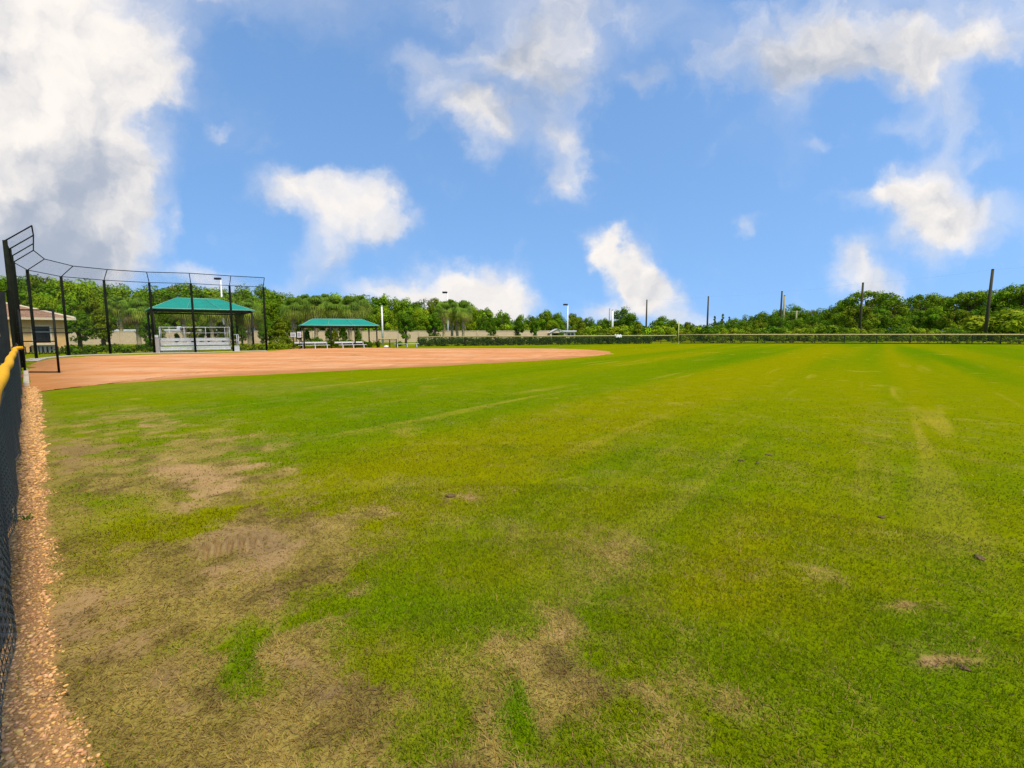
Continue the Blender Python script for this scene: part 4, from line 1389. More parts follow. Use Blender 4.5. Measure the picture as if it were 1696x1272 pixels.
def make_tree(name, shape, n, per, RX, H, leaf, col, seed, trunk=True, mat='bark'):
    """prototype with real size: crown radius RX, height H; kept as parts of an Empty"""
    rng = np.random.default_rng(seed)
    cent, rad = clump_layout(rng, shape, n)
    cw = cent * np.array([RX, RX, H]); rw = rad * (RX * .6 + H * .25)
    V, F_, cc = leaf_cards(cw, rw, per, leaf, col, rng)
    t = thing(name, '', 'tree')
    zmax = V[:, 2].max(); V[:, 2] *= H / zmax
    V[:, 2] = np.maximum(V[:, 2], .05)
    raw_mesh('crown' if name != 'shrub' else 'foliage', V, F_, M['leaf'], cc, parent=t)
    mb = MB()
    r0 = .035 * H + .03
    zt = H * (.42 if shape != 'bush' else .3)
    mb.tube([(0, 0, -.1), (.03 * RX, .02, zt * .5), (0, .03 * RX, zt), (.0, .0, H * .75)], [r0 * 1.3, r0, r0 * .75, r0 * .2], 8)
    sel = rng.choice(n, min(n, 12), replace=False)
    for q in sel:
        c = Vector(cw[q]); st = Vector((0, 0, zt * rng.uniform(.5, 1.0)))
        md_ = st.lerp(c, .5) + Vector((0, 0, .06 * H))
        mb.tube([st, md_, c], [r0 * .5, r0 * .32, r0 * .12], 6, caps=False)
    mb.build('trunk' if name != 'shrub' else 'stem', M[mat], t, smooth=True)
    return t


SKY = [(-40, 455), (0, 455), (30, 453), (62, 452), (90, 458), (130, 463), (165, 464), (200, 470), (215, 471), (240, 475), (262, 471), (280, 468), (292, 467), (305, 471), (320, 466), (335, 472), (342, 477), (370, 476), (400, 472), (430, 472), (450, 475), (460, 480), (470, 484), (498, 484), (506, 490), (545, 490), (568, 484), (590, 488), (610, 487), (635, 487), (660, 491), (680, 494), (690, 492), (705, 497), (715, 493), (740, 497), (760, 497), (780, 503), (800, 509), (815, 516), (825, 518), (838, 516), (842, 530), (850, 530), (862, 522), (872, 521), (885, 523), (897, 517), (910, 513), (928, 517), (950, 521), (962, 524), (985, 528), (1005, 529), (1020, 513), (1030, 509), (1042, 511), (1052, 520), (1062, 531), (1075, 538), (1080, 530), (1095, 524), (1110, 526), (1125, 532), (1150, 538), (1166, 541), (1176, 533), (1190, 531), (1206, 528), (1232, 523), (1260, 518), (1290, 512), (1306, 507), (1320, 507), (1336, 515), (1346, 515), (1360, 510), (1380, 503), (1402, 495), (1412, 492), (1426, 484), (1446, 484), (1457, 488), (1470, 498), (1486, 507), (1500, 502), (1520, 490), (1532, 485), (1546, 485), (1556, 491), (1562, 497), (1580, 490), (1606, 484), (1630, 483), (1650, 489), (1666, 480), (1690, 472), (1730, 466)]


def sky_y(px):
    return float(np.interp(px, [s[0] for s in SKY], [s[1] for s in SKY]))


LAND = [(15, 'over the tan building'), (60, 'above the open gate'), (105, 'above the tan building roof end'), (150, 'left of the third backstop post'), (200, 'left of the large teal canopy'), (240, 'above left corner of the large canopy'),
        (290, 'above the left half of the large canopy'), (345, 'above the right half of the large canopy'), (400, 'right of the lamp post behind the large canopy'), (437, 'above the right end of the backstop'),
        (470, 'between the two teal canopies'), (505, 'above left end of the low canopy'), (540, 'above the middle of the low canopy'), (575, 'above right half of the low canopy'),
        (610, 'above right end of the low canopy'), (635, 'behind the headless lamp post'), (665, 'above the backless white bench'), (700, 'above left end of the hedge fence'), (735, 'behind the palm cluster'),
        (770, 'just right of the palm cluster'), (800, 'where the wood slopes down by the wall'), (830, 'at right end of the left wood'), (865, 'right of the gap in the wood'), (900, 'left of the gabled building'), (935, 'behind the gabled building'),
        (970, 'right of the gabled building'), (1000, 'left of the white pole pair'), (1030, 'right of the white pole pair'), (1070, 'behind the pole left of foul pole'), (1100, 'left of the yellow foul pole'), (1135, 'right of the yellow foul pole'),
        (1180, 'beside the bare pole right of foul pole'), (1220, 'left of the close pole pair'), (1260, 'just left of the close pole pair'), (1300, 'behind the close pole pair'), (1330, 'beside the cross-armed pole'),
        (1365, 'left of the open-crowned oak'), (1430, 'behind the dark pole'), (1470, 'beside the pole with transformer can'), (1510, 'right of the transformer pole'), (1550, 'midway to the thick leaning pole'), (1595, 'left of the thick leaning pole'),
        (1640, 'behind the thick leaning pole'), (1685, 'at the right picture edge')]
USED = {}


def uniq(desc, px, tail=''):
    best = min(LAND, key=lambda q: abs(q[0] - px))[1]
    lab = f'{desc} {best}'
    k = USED.get(lab, 0); USED[lab] = k + 1
    if k:
        alt = sorted(LAND, key=lambda q: abs(q[0] - px))[1][1]
        lab2 = f'{desc} {best}, towards the one {alt}' if False else f'{desc} {alt}'
        if lab2 in USED:
            lab2 = f'lower {desc} {best}'
            m = 0
            words = ['narrower', 'paler', 'smaller', 'darker', 'taller', 'wider']
            while lab2 in USED and m < len(words): lab2 = f'{words[m]} {desc} {best}'; m += 1
        USED[lab2] = 1
        lab = lab2
    return lab


HOME = Vector((0, -400, 0))       # prototypes are moved to their first spot
PROT = {}


def spawn(kind, px, ytop, Z, sx, label, group, cat='tree'):
    """place a copy of prototype `kind`, scaled so its top reaches ytop; sx = width factor"""
    p = PROT[kind]
    H = zat(ytop - 3, Z, px); s = H / p['H']; w = s * sx
    loc = (xat(px, Z), Z, 0); rz = random.uniform(0, 6.28)
    if not p['used']:
        r = p['root']; r.location = loc; r.rotation_euler = (0, 0, rz); r.scale = (w, w, s); p['used'] = True
    else:
        r = dup(p['root'], loc, rz, (w, w, s))
    r['label'] = label; r['group'] = group; r['category'] = cat
    return r


def proto(kind, **k):
    PROT[kind] = dict(root=make_tree(**k), H=k['H'], used=False)


proto('round_a', name='broadleaf_tree', shape='round', n=46, per=190, RX=4.6, H=11, leaf=.36, col=GREENS['mid'], seed=1)
proto('round_b', name='broadleaf_tree', shape='round', n=52, per=180, RX=5.2, H=11, leaf=.36, col=GREENS['dark'], seed=2)
proto('round_c', name='broadleaf_tree', shape='round', n=42, per=190, RX=4.4, H=10, leaf=.34, col=GREENS['light'], seed=3)
proto('spread_a', name='oak_tree', shape='spread', n=56, per=170, RX=6.0, H=11, leaf=.36, col=GREENS['mid'], seed=4)
proto('spread_b', name='oak_tree', shape='spread', n=56, per=170, RX=6.0, H=11, leaf=.36, col=GREENS['olive'], seed=5)
proto('open_a', name='oak_tree', shape='open', n=64, per=90, RX=6.5, H=11, leaf=.34, col=GREENS['mid'], seed=6)
proto('open_b', name='oak_tree', shape='open', n=54, per=90, RX=6.0, H=10, leaf=.34, col=GREENS['olive'], seed=7)
proto('cone', name='conifer_tree', shape='cone', n=34, per=110, RX=2.2, H=9, leaf=.30, col=GREENS['dark'], seed=8)
proto('column', name='ornamental_tree', shape='column', n=34, per=170, RX=2.2, H=5, leaf=.20, col=GREENS['dark'], seed=9)
proto('column_b', name='ornamental_tree', shape='column', n=30, per=120, RX=2.2, H=5, leaf=.20, col=GREENS['olive'], seed=10)
proto('bush_a', name='shrub', shape='bush', n=26, per=150, RX=2.2, H=2.6, leaf=.20, col=GREENS['light'], seed=12)
proto('bush_b', name='shrub', shape='bush', n=26, per=150, RX=2.2, H=2.6, leaf=.20, col=GREENS['yellow'], seed=13)
proto('bush_c', name='shrub', shape='bush', n=26, per=150, RX=2.2, H=2.6, leaf=.18, col=GREENS['dark'], seed=14)
proto('bush_d', name='shrub', shape='bush', n=26, per=150, RX=2.2, H=2.6, leaf=.18, col=GREENS['olive'], seed=15)

DESC = {'round_a': 'rounded mid-green tree', 'round_b': 'rounded dark green tree', 'round_c': 'rounded light green tree', 'spread_a': 'spreading mid-green oak',
        'spread_b': 'spreading olive green oak', 'open_a': 'open-crowned oak with sky gaps', 'open_b': 'thin olive oak with sky gaps', 'cone': 'pointed dark conifer'}


def woods():
    gl = 'trees of the wood behind the left wall'
    # skyline row
    px = -30
    kinds = ['round_b', 'spread_a', 'round_a', 'round_b', 'spread_b', 'round_a', 'round_c', 'spread_a']
    k = 0
    while px < 838:
        Z = random.uniform(98, 112); y = sky_y(px) + random.uniform(0, 3)
        kd = kinds[k % len(kinds)]
        spawn(kd, px, y, Z, .72 if px > 700 else .85, uniq('tall ' + DESC[kd], px), gl); k += 1
        px += random.uniform(24, 31)
    px = -20; k = 3
    while px < 830:
        Z = random.uniform(86, 96); y = sky_y(px) + random.uniform(14, 26) + (8 if px < 450 else 0)
        if px > 690: y = min(y, 534)
        kd = ['round_c', 'round_a', 'spread_b', 'round_b', 'round_c', 'spread_a'][k % 6]
        spawn(kd, px, y, Z, .8, uniq('lower ' + DESC[kd] + ' in front', px), gl); k += 1
        px += random.uniform(30, 40)
    gm = 'trees beyond the far corner of the field'
    for (p, kd, sx, dy, Z) in ((864, 'round_a', .7, 0, 112), (880, 'round_b', .7, 1, 116), (905, 'spread_a', .8, 0, 114), (925, 'round_a', .8, 2, 112), (950, 'spread_b', .8, 0, 114),
                               (975, 'round_b', .8, 0, 118), (1000, 'spread_a', .8, 0, 118), (848, 'round_b', .5, 2, 118), (1032, 'round_b', .95, 0, 122), (1048, 'round_a', .7, 3, 124), (1098, 'round_a', 1.0, 0, 110), (1115, 'round_a', .8, 2, 114),
                               (1140, 'spread_b', 1.0, 0, 126), (1160, 'round_a', .8, 0, 130)):
        spawn(kd, p, sky_y(p) + dy, Z, sx, uniq(DESC[kd] + ' beyond the corner', p), gm)
    for (p, kd, y, Z, sx) in ((885, 'round_c', 535, 100, .9), (915, 'round_c', 532, 102, .9), (955, 'spread_b', 534, 100, .9), (985, 'round_b', 538, 104, .9)):
        spawn(kd, p, y, Z, sx, uniq('low ' + DESC[kd] + ' in front', p), gm)
    gr = 'trees beyond the outfield fence'
    for (p, y, Z) in ((1172, 538, 150), (1183, 526, 150), (1196, 522.5, 150), (1207, 527, 152)):
        spawn('cone', p, y, Z, .9, uniq(DESC['cone'], p), gr)
    for (p, kd, sx, dy, Z) in ((1190, 'round_b', .8, 3, 140), (1215, 'spread_a', .9, 2, 140), (1238, 'round_b', .9, 1, 138), (1262, 'spread_a', 1.0, 0, 136), (1285, 'round_a', .9, 1, 134), (1312, 'round_b', 1.0, -2, 132),
                               (1334, 'spread_b', .7, 2, 136), (1347, 'open_b', .45, 0, 136), (1362, 'round_b', .8, 2, 130), (1385, 'spread_a', .9, 2, 128), (1405, 'spread_a', .7, 2, 120), (1436, 'open_a', 1.1, -2, 116), (1462, 'open_b', .9, 2, 120),
                               (1488, 'spread_b', .8, 1, 124), (1505, 'round_b', .8, 2, 120), (1528, 'open_a', .8, 0, 116), (1548, 'spread_a', .75, 1, 118), (1575, 'open_b', .9, 0, 116), (1604, 'open_a', .9, -2, 112), (1632, 'open_b', .9, -2, 112),
                               (1664, 'spread_a', .8, 1, 108), (1692, 'open_a', 1.0, -2, 104), (1722, 'spread_b', 1.0, 0, 104)):
        spawn(kd, p, sky_y(p) + dy, Z, sx, uniq('tall ' + DESC[kd], p), gr)
    k = 0
    for p in range(1190, 1740, 33):
        kd = ['round_b', 'round_a', 'spread_b', 'round_b', 'spread_a'][k % 5]; k += 1
        y = sky_y(p); y = y + (549 - y) * random.uniform(.30, .48)
        spawn(kd, p + random.uniform(-6, 6), y, random.uniform(94, 106), 1.0, uniq('lower ' + DESC[kd], p), gr)
    # shrubs
    gs = 'shrubs behind the outfield fence'
    spawn('bush_b', 1672, 511, 80, 1.5, 'large yellow-green bush at the right picture edge', gs, 'shrub')
    spawn('bush_b', 1640, 524, 82, 1.1, 'yellow-green bush right of the thick leaning pole', gs, 'shrub')
    spawn('bush_a', 1608, 533, 84, 1.0, 'light green bush just left of the thick leaning pole', gs, 'shrub')
    dn = {'bush_a': 'light green shrub', 'bush_b': 'yellow-green shrub', 'bush_c': 'dark green shrub', 'bush_d': 'olive green shrub'}
    p = 1085; k = 0
    while p < 1600:
        kd = ['bush_a', 'bush_b', 'bush_d', 'bush_a', 'bush_c'][k % 5]
        y = random.uniform(540.5, 546.5) - (6 if 1330 < p < 1355 else 0)
        spawn(kd, p, y, random.uniform(80, 88), random.uniform(1.0, 1.5), uniq('low ' + dn[kd] + ' behind outfield fence', p), gs, 'shrub')
        p += random.uniform(17, 24); k += 1
    for (p, kd, y, Z, sx) in ((980, 'bush_a', 542, 92, 1.3), (1020, 'bush_b', 543, 92, 1.3), (1035, 'bush_a', 540, 96, 1.3), (1078, 'bush_a', 545, 90, 1.3), (1000, 'bush_d', 546, 88, 1.2), (965, 'bush_d', 547, 86, 1.2), (930, 'bush_c', 552, 80, .5)):
        spawn(kd, p, y, Z, sx, uniq('low ' + dn[kd] + ' behind hedge fence', p), gs, 'shrub')
    # light shrubs over the wall
    p = 600; k = 0
    gw = 'shrubs rising over the beige wall'
    while p < 870:
        kd = ['bush_a', 'bush_a', 'bush_b', 'bush_c'][k % 4]
        if not 690 < p < 790: spawn(kd, p, random.uniform(535, 543), random.uniform(89, 92), 1.0, uniq('bushy ' + dn[kd] + ' over the beige wall', p), gw, 'shrub')
        p += random.uniform(26, 34); k += 1
    # small ornamental trees before the wall
    go = 'small trees before the beige wall'
    for (p, kd, y, Z, sx, d) in ((131, 'column', 520, 54, 1.15, 'bushy dark ornamental tree left of third backstop post'), (170, 'column_b', 515, 60, 1.1, 'olive ornamental tree behind the third backstop post'),
                                 (172, 'column', 545, 62, .9, 'dark teal small tree low behind third backstop post'),
                                 (247, 'column', 526, 52, .9, 'dark tree at the left corner post of the large canopy'), (292, 'column', 553, 64, .7, 'small dark tree before wall behind the bleacher left half'),
                                 (333, 'column', 552, 64, .7, 'small dark tree before wall behind the bleacher middle'), (386, 'column', 545, 56, .8, 'dark tree at the right end of the bleacher'),
                                 (434, 'column', 546, 58, .9, 'dark small tree at the last backstop post'), (672, 'column', 520, 64, 0.8, 'dark ornamental tree behind the backless white bench'),
                                 (720, 'column', 519, 70, 0.9, 'dark ornamental tree left of the palm cluster'), (813, 'column', 527, 76, 0.72, 'round dark ornamental tree, leftmost of three before right half of wall'),
                                 (858, 'column', 527, 78, 0.72, 'dark ornamental tree, middle of three before right half of wall'), (886, 'column', 529, 78, 0.66, 'dark ornamental tree, rightmost of three before right half of wall'),
                                 (963, 'column_b', 532, 88, 1.0, 'olive columnar tree right of the gabled building'), (1058, 'column_b', 535, 88, 1.2, 'olive columnar tree left of the foul pole')):
        spawn(kd, p, y, Z, sx, d, go)
    g2 = 'shrubs around the canopies'
    for (p, kd, y, Z, sx, d) in ((466, 'column_b', 530, 58, 1.3, 'dense olive shrub tree filling gap between the canopies'), (450, 'bush_d', 566, 50, 1.2, 'low olive shrub right of the last backstop post'), (473, 'bush_d', 560, 52, 1.4, 'low olive shrub left of the notice boards'),
                                 (524, 'bush_c', 560, 58, .9, 'round dark shrub at palm foot under the low canopy'), (555, 'column_b', 548, 57, .7, 'upright olive shrub between the two team benches'), (568, 'column', 545, 60, .8, 'small dark tree under the low canopy right half'),
                                 (545, 'column', 546, 60, .8, 'dark small tree between palm trunks under the low canopy'), (592, 'column', 548, 61, .7, 'dark small tree right of palms under the low canopy'), (508, 'column', 548, 60, .7, 'dark small tree behind left post of low canopy'),
                                 (612, 'bush_c', 567, 53.5, .7, 'dark clipped shrub at right end of low canopy'), (626, 'bush_c', 567, 54, .6, 'small dark clipped shrub beside the rail fence'), (662, 'bush_c', 567, 58, .7, 'dark shrub behind the backless white bench'),
                                 (230, 'bush_c', 577, 47, .9, 'low dark shrub at left post of the large canopy'), (190, 'bush_d', 578, 46, 1.2, 'low olive shrub right of the third backstop post'), (150, 'bush_c', 578, 46, 1.3, 'low dark shrub left of the third backstop post'),
                                 (210, 'bush_c', 576, 50, 1.3, 'low dark shrub before the palm left of large canopy'), (400, 'bush_c', 571, 48, .8, 'dark shrub at right post of the large canopy'), (130, 'bush_d', 577, 50, 1.0, 'low olive shrub behind second backstop post'), (245, 'bush_c', 566, 46, .7, 'dark shrub against left end of bleacher'),
                                 (318, 'column_b', 534, 66, 1.2, 'olive screening shrub seen through middle of the large canopy'), (345, 'column', 538, 67, 1.1, 'dark screening shrub seen behind bleacher right half'),
                                 (368, 'column_b', 536, 66, 1.1, 'olive screening shrub at foot of the canopy lamp post'), (262, 'column_b', 536, 66, 1.0, 'olive screening shrub behind left corner of bleacher'), (400, 'column', 540, 67, 1.0, 'dark screening shrub left of the thick-trunked palm'),
                                 (447, 'column', 533, 66, 1.2, 'dark screening tree right of the last backstop post'), (490, 'column_b', 535, 68, 1.1, 'olive screening tree behind the notice boards')):
        spawn(kd, p, y, Z, sx, d, g2, 'shrub')


woods()


def fill(name, label, span, Z0, Z1, frac0, frac1, n, per, leaf, cols, seed, H0=1.0):
    """undergrowth that closes the wood below the skyline"""
    rng = np.random.default_rng(seed)
    cent = []; rad = []
    for _ in range(n):
        px = rng.uniform(*span); Z = rng.uniform(Z0, Z1)
        top = zat(sky_y(px), Z, px)
        z = rng.uniform(H0, max(H0 + .3, top * rng.uniform(frac0, frac1)))
        cent.append((xat(px, Z), Z, z)); rad.append(rng.uniform(.9, 1.7))
    cent = np.array(cent); rad = np.array(rad)
    V, F_, cc = leaf_cards(cent, rad, per, leaf, np.array(cols), rng, tint=.4)
    V[:, 2] = np.maximum(V[:, 2], .02)
    o = raw_mesh(name, V, F_, M['leaf'], cc)
    tag(o, label, 'undergrowth', kind='stuff')


fill('wood_undergrowth', 'dense green undergrowth of the wood behind the left wall', (-60, 840), 104, 118, .6, .88, 750, 100, .5, GREENS['mid'], 61)
fill('wood_undergrowth', 'dark green undergrowth of the far corner and right wood', (842, 1760), 128, 150, .5, .8, 620, 90, .55, GREENS['dark'], 62)


def hedges():
    rng = np.random.default_rng(77)
    def hedge(name, label, pts, H, W, leaf, dens, col):
        V = []; cent = []; rad = []
        for a, b in zip(pts[:-1], pts[1:]):
            L = (b - a).length; m = int(L * dens)
            for _ in range(m):
                p = a.lerp(b, rng.random()); z = rng.uniform(.15, H - .2)
                cent.append((p.x + rng.uniform(-.5, .5) * W, p.y + rng.uniform(-.5, .5) * W, z)); rad.append(rng.uniform(.25, .42))
        Vv, F_, cc = leaf_cards(np.array(cent), np.array(rad), 36, leaf, np.array(col), rng, tint=.35)
        Vv[:, 2] = np.clip(Vv[:, 2], .02, None)
        o = raw_mesh(name, Vv, F_, M['leaf'], cc); tag(o, label, 'hedge')
    s = Vector((0, .7, 0))
    hedge('hedge', 'dark clipped hedge right behind the chain link of hedge fence', [FA + s, FA.lerp(FB, .88) + s], 1.14, .6, .14, 26, GREENS['dark'] * .75)
    s = Vector((0, 2.2, 0))
    bb = [Vector((p.x, p.y, 0)) for p in BASE[4:8]]; bb[0] = bb[1] + Vector((-.3, .1, 0))
    hedge('hedge', 'low planted hedge behind the curve of the backstop', [bb[0] + Vector((-.6, .9, 0)), bb[1] + Vector((-1.2, 1.6, 0)), bb[2] + Vector((-.5, 1.8, 0)), bb[3] + Vector((-1.2, 1.2, 0))], .75, 1.0, .15, 12, GREENS['dark'])
    hedge('hedge', 'low planted hedge between bleacher and notice boards', [Vector((xat(396, 46), 46, 0)), Vector((xat(478, 49.6), 49.6, 0))], .65, 1.0, .15, 12, GREENS['olive'])
    hedge('hedge', 'low dark planting behind the two team benches under low canopy', [Vector((xat(500, 56), 56, 0)), Vector((xat(618, 58.5), 58.5, 0))], .8, .8, .15, 16, GREENS['dark'] * .8)
    hedge('hedge', 'low dark hedge running behind the right outfield fence', [FB + s, FC + s, FE + s + Vector((4, 0, 0))], 1.6, 1.0, .17, 7, GREENS['olive'] * .8)


hedges()


# ------------------------------------------------------------------ sabal palms
def make_palm(seed, H=6.0):
    rng = random.Random(seed); nr = np.random.default_rng(seed)
    t = thing('palm_tree', '', 'palm')
    mb = MB(); n = 14; rads = []
    pts = []
    for k in range(n + 1):
        u = k / n; pts.append((.08 * math.sin(u * 2 + seed), .06 * math.sin(u * 3), H * u - .1 * (u == 0))); rads.append(.22 - .04 * u + .025 * (k % 2))
    mb.tube(pts, rads, 10)
    # boots: criss-cross leaf stubs
    for k in range(70):
        z = H * rng.uniform(.35, .99); a = rng.uniform(0, 6.28); r = .22
        p = Vector((r * math.cos(a), r * math.sin(a), z)); d = Vector((math.cos(a) * .5, math.sin(a) * .5, 1)).normalized()
        mb.tube([p, p + d * .32], [.06, .03], 5)
    mb.build('trunk', M['pale_bark'], t, smooth=True)
    V = []; F_ = []; cc = []
    g0 = np.array((.13, .22, .012)); g1 = np.array((.20, .25, .02)); tan = np.array((.30, .22, .07))
    top = Vector((0, 0, H))
    for k in range(64):
        el = rng.uniform(-1.0, 1.4); a = rng.uniform(0, 6.28)
        d = Vector((math.cos(a) * math.cos(el), math.sin(a) * math.cos(el), math.sin(el)))
        pl = rng.uniform(.7, 1.1); c0 = top + d * pl * .9 + Vector((0, 0, -.12 * pl))
        side = Vector((-math.sin(a), math.cos(a), 0)); up = side.cross(d).normalized()
        col = (g0 if el > .1 else g1) * rng.uniform(.7, 1.4)
        if el < -.6 and rng.random() < .6: col = tan * rng.uniform(.7, 1.2)
        nn = len(V); w = .03
        V += [top - side * w, top + side * w, c0 + side * w, c0 - side * w]; F_.append((nn, nn + 1, nn + 2, nn + 3)); cc += [g1] * 4
        nl = 15; R_ = rng.uniform(.85, 1.15)
        for q in range(nl):
            b = (q / (nl - 1) - .5) * 3.6
            ld = (d * math.cos(b) + side * math.sin(b)).normalized()
            L = R_ * (1 - .18 * abs(b) / 1.8); droop = Vector((0, 0, -.45 * L - .45 * L * (1 if el < .5 else .5)))
            m = c0 + ld * L * .55 + up * .04; e = c0 + ld * L + droop
            sd = ld.cross(up).normalized() * .045
            nn = len(V); V += [c0 - sd * .5, c0 + sd * .5, m + sd, m - sd, e, e]
            F_.append((nn, nn + 1, nn + 2, nn + 3)); F_.append((nn + 3, nn + 2, nn + 4, nn + 4))
            c2 = col * rng.uniform(.8, 1.25); cc += [c2] * 6
    # triangles as degenerate-free quads: shift last vertex a little
    V = np.array([tuple(v) for v in V]); F_ = np.array(F_)
    bad = F_[:, 2] == F_[:, 3]
    F_[bad, 3] += 1; V[F_[bad, 3]] += np.array([.012, .008, 0])
    raw_mesh('crown', V, F_, M['frond'], np.array(cc), parent=t)
    return t


def drop_unused(roots):
    for r in roots:
        for c in list(r.children): bpy.data.objects.remove(c)
        bpy.data.objects.remove(r)


def palms():
    PH = (4.2, 4.9, 5.6, 6.4); P = [make_palm(s, h_) for s, h_ in zip((3, 8, 13, 21), PH)]
    used = [False] * 4
    spots = [(229, 512, 58, 'sabal palm standing left of the large canopy'), (304, 510, 62, 'sabal palm showing its trunk behind the bleacher middle'), (352, 508, 64, 'sabal palm behind the ridge of the large canopy'),
             (378, 506, 66, 'sabal palm in front of lamp post behind the large canopy'), (412, 514, 53, 'thick-trunked sabal palm at the right end of large canopy'), (200, 505, 70, 'sabal palm far left of the large canopy'),
             (487, 508, 64, 'sabal palm above left tip of the low canopy'), (507, 503, 66, 'sabal palm left of three behind the low canopy ridge'), (524, 506, 59, 'sabal palm rising from behind the left team bench'), (541, 502, 66, 'sabal palm centred behind the low canopy'),
             (556, 507, 60, 'sabal palm rising between the two team benches'), (580, 507, 60, 'sabal palm rising from behind the right team bench'), (598, 504, 68, 'sabal palm above right half of the low canopy'),
             (735, 513, 72, 'sabal palm leftmost of the cluster by the wall'), (748, 509, 75, 'tall sabal palm in the middle of the wall cluster'), (757, 514, 73, 'sabal palm second from right in the wall cluster'), (768, 512, 72, 'sabal palm rightmost of the cluster by the wall')]
    for k, (px, y, Z, lab) in enumerate(spots):
        h = zat(y, Z, px); i_ = min(range(4), key=lambda q: abs(PH[q] - h)); s = h / PH[i_]
        loc = (xat(px, Z), Z, 0)
        sx = s * (.92 if px > 700 else 1.0)
        if not used[i_]: r = P[i_]; r.location = loc; r.scale = (sx, sx, s); used[i_] = True; r['label'] = lab; r['group'] = 'sabal palms'
        else: r = dup(P[i_], loc, k * 1.3, (sx, sx, s), lab, 'sabal palms')
    drop_unused([p for p, u in zip(P, used) if not u])


palms()
drop_unused([p['root'] for p in PROT.values() if not p['used']])

# ------------------------------------------------------------------ light and sky
SUN_EL, SUN_AZ = R(60), R(140)      # azimuth clockwise from +Y: behind, to the right
sd_ = bpy.data.lights.new('sun', 'SUN'); sd_.energy = 2.9; sd_.angle = R(9); sd_.color = (1.0, .90, .72)
so_ = bpy.data.objects.new('sun', sd_); COL.objects.link(so_)
sdir = Vector((math.sin(SUN_AZ) * math.cos(SUN_EL), math.cos(SUN_AZ) * math.cos(SUN_EL), math.sin(SUN_EL)))
so_.rotation_euler = (-sdir).to_track_quat('-Z', 'Y').to_euler(); so_.location = (0, 0, 60)

world = bpy.data.worlds.new('World'); scene.world = world; world.use_nodes = True
nt = world.node_tree; nt.nodes.clear()
NN = nt.nodes.new; LK = nt.links.new


def wmath(op, a, b=None, c=None, clamp=False):
    n = NN('ShaderNodeMath'); n.operation = op; n.use_clamp = clamp
    for i_, q in enumerate((a, b, c)):
        if q is None: continue
        if isinstance(q, (int, float)): n.inputs[i_].default_value = q
        else: LK(q, n.inputs[i_])
    return n.outputs[0]


def wmap(v, a, b, c, d, smooth=True):
    n = NN('ShaderNodeMapRange'); n.interpolation_type = 'SMOOTHSTEP' if smooth else 'LINEAR'
    LK(v, n.inputs['Value'])
    for k, q in zip(('From Min', 'From Max', 'To Min', 'To Max'), (a, b, c, d)): n.inputs[k].default_value = q
    return n.outputs[0]


SKYS = 0.15
sky = NN('ShaderNodeTexSky'); sky.sky_type = 'NISHITA'; sky.sun_disc = False
sv = NN('ShaderNodeTexCoord'); sm = NN('ShaderNodeVectorMath'); sm.operation = 'MULTIPLY_ADD'; sm.inputs[1].default_value = (1, 1, .7); sm.inputs[2].default_value = (0, 0, .34)
sn = NN('ShaderNodeVectorMath'); sn.operation = 'NORMALIZE'; LK(sv.outputs['Generated'], sm.inputs[0]); LK(sm.outputs[0], sn.inputs[0]); LK(sn.outputs[0], sky.inputs['Vector'])
sky.sun_elevation = SUN_EL; sky.sun_rotation = SUN_AZ; sky.air_density = 1.0; sky.dust_density = .6; sky.ozone_density = 2.0
hs = NN('ShaderNodeHueSaturation'); hs.inputs['Saturation'].default_value = 1.12; hs.inputs['Value'].default_value = 1.0
LK(sky.outputs[0], hs.inputs['Color'])
skyb = NN('ShaderNodeVectorMath'); skyb.operation = 'SCALE'; skyb.inputs['Scale'].default_value = SKYS
tint = NN('ShaderNodeVectorMath'); tint.operation = 'MULTIPLY'; tint.inputs[1].default_value = (1.0, 1.03, 1.0)
LK(hs.outputs[0], tint.inputs[0]); LK(tint.outputs[0], skyb.inputs[0])

tc = NN('ShaderNodeTexCoord')
sp = NN('ShaderNodeSeparateXYZ'); LK(tc.outputs['Generated'], sp.inputs[0])
yy = wmath('MAXIMUM', sp.outputs[1], .08)
U = wmath('DIVIDE', sp.outputs[0], yy); Vv = wmath('DIVIDE', sp.outputs[2], yy)
uvn = NN('ShaderNodeCombineXYZ'); LK(U, uvn.inputs[0]); LK(Vv, uvn.inputs[1])
# domain warp
w1 = NN('ShaderNodeTexNoise'); w1.inputs['Scale'].default_value = 5.5; w1.inputs['Detail'].default_value = 5; w1.inputs['Roughness'].default_value = .6
LK(uvn.outputs[0], w1.inputs['Vector'])
wv = NN('ShaderNodeVectorMath'); wv.operation = 'MULTIPLY_ADD'
LK(w1.outputs['Color'], wv.inputs[0]); wv.inputs[1].default_value = (.19, .19, 0); wv.inputs[2].default_value = (-.095, -.095, 0)
wa = NN('ShaderNodeVectorMath'); wa.operation = 'ADD'; LK(uvn.outputs[0], wa.inputs[0]); LK(wv.outputs[0], wa.inputs[1])
WUV = wa.outputs[0]


def blobs(lst, vec):
    tot = None
    for (px, py, rx, ry, rot, amt) in lst:
        d = ray(px, py); mp = NN('ShaderNodeMapping'); mp.vector_type = 'TEXTURE'
        mp.inputs['Location'].default_value = (d.x / d.y, d.z / d.y, 0)
        mp.inputs['Rotation'].default_value = (0, 0, R(rot))
        mp.inputs['Scale'].default_value = (rx / F, ry / F, 1)
        LK(vec, mp.inputs['Vector'])
        ln = NN('ShaderNodeVectorMath'); ln.operation = 'LENGTH'; LK(mp.outputs[0], ln.inputs[0])
        v = wmap(ln.outputs['Value'], 0.0, 1.5, amt, 0.0)
        tot = v if tot is None else wmath('ADD', tot, v)
    return tot


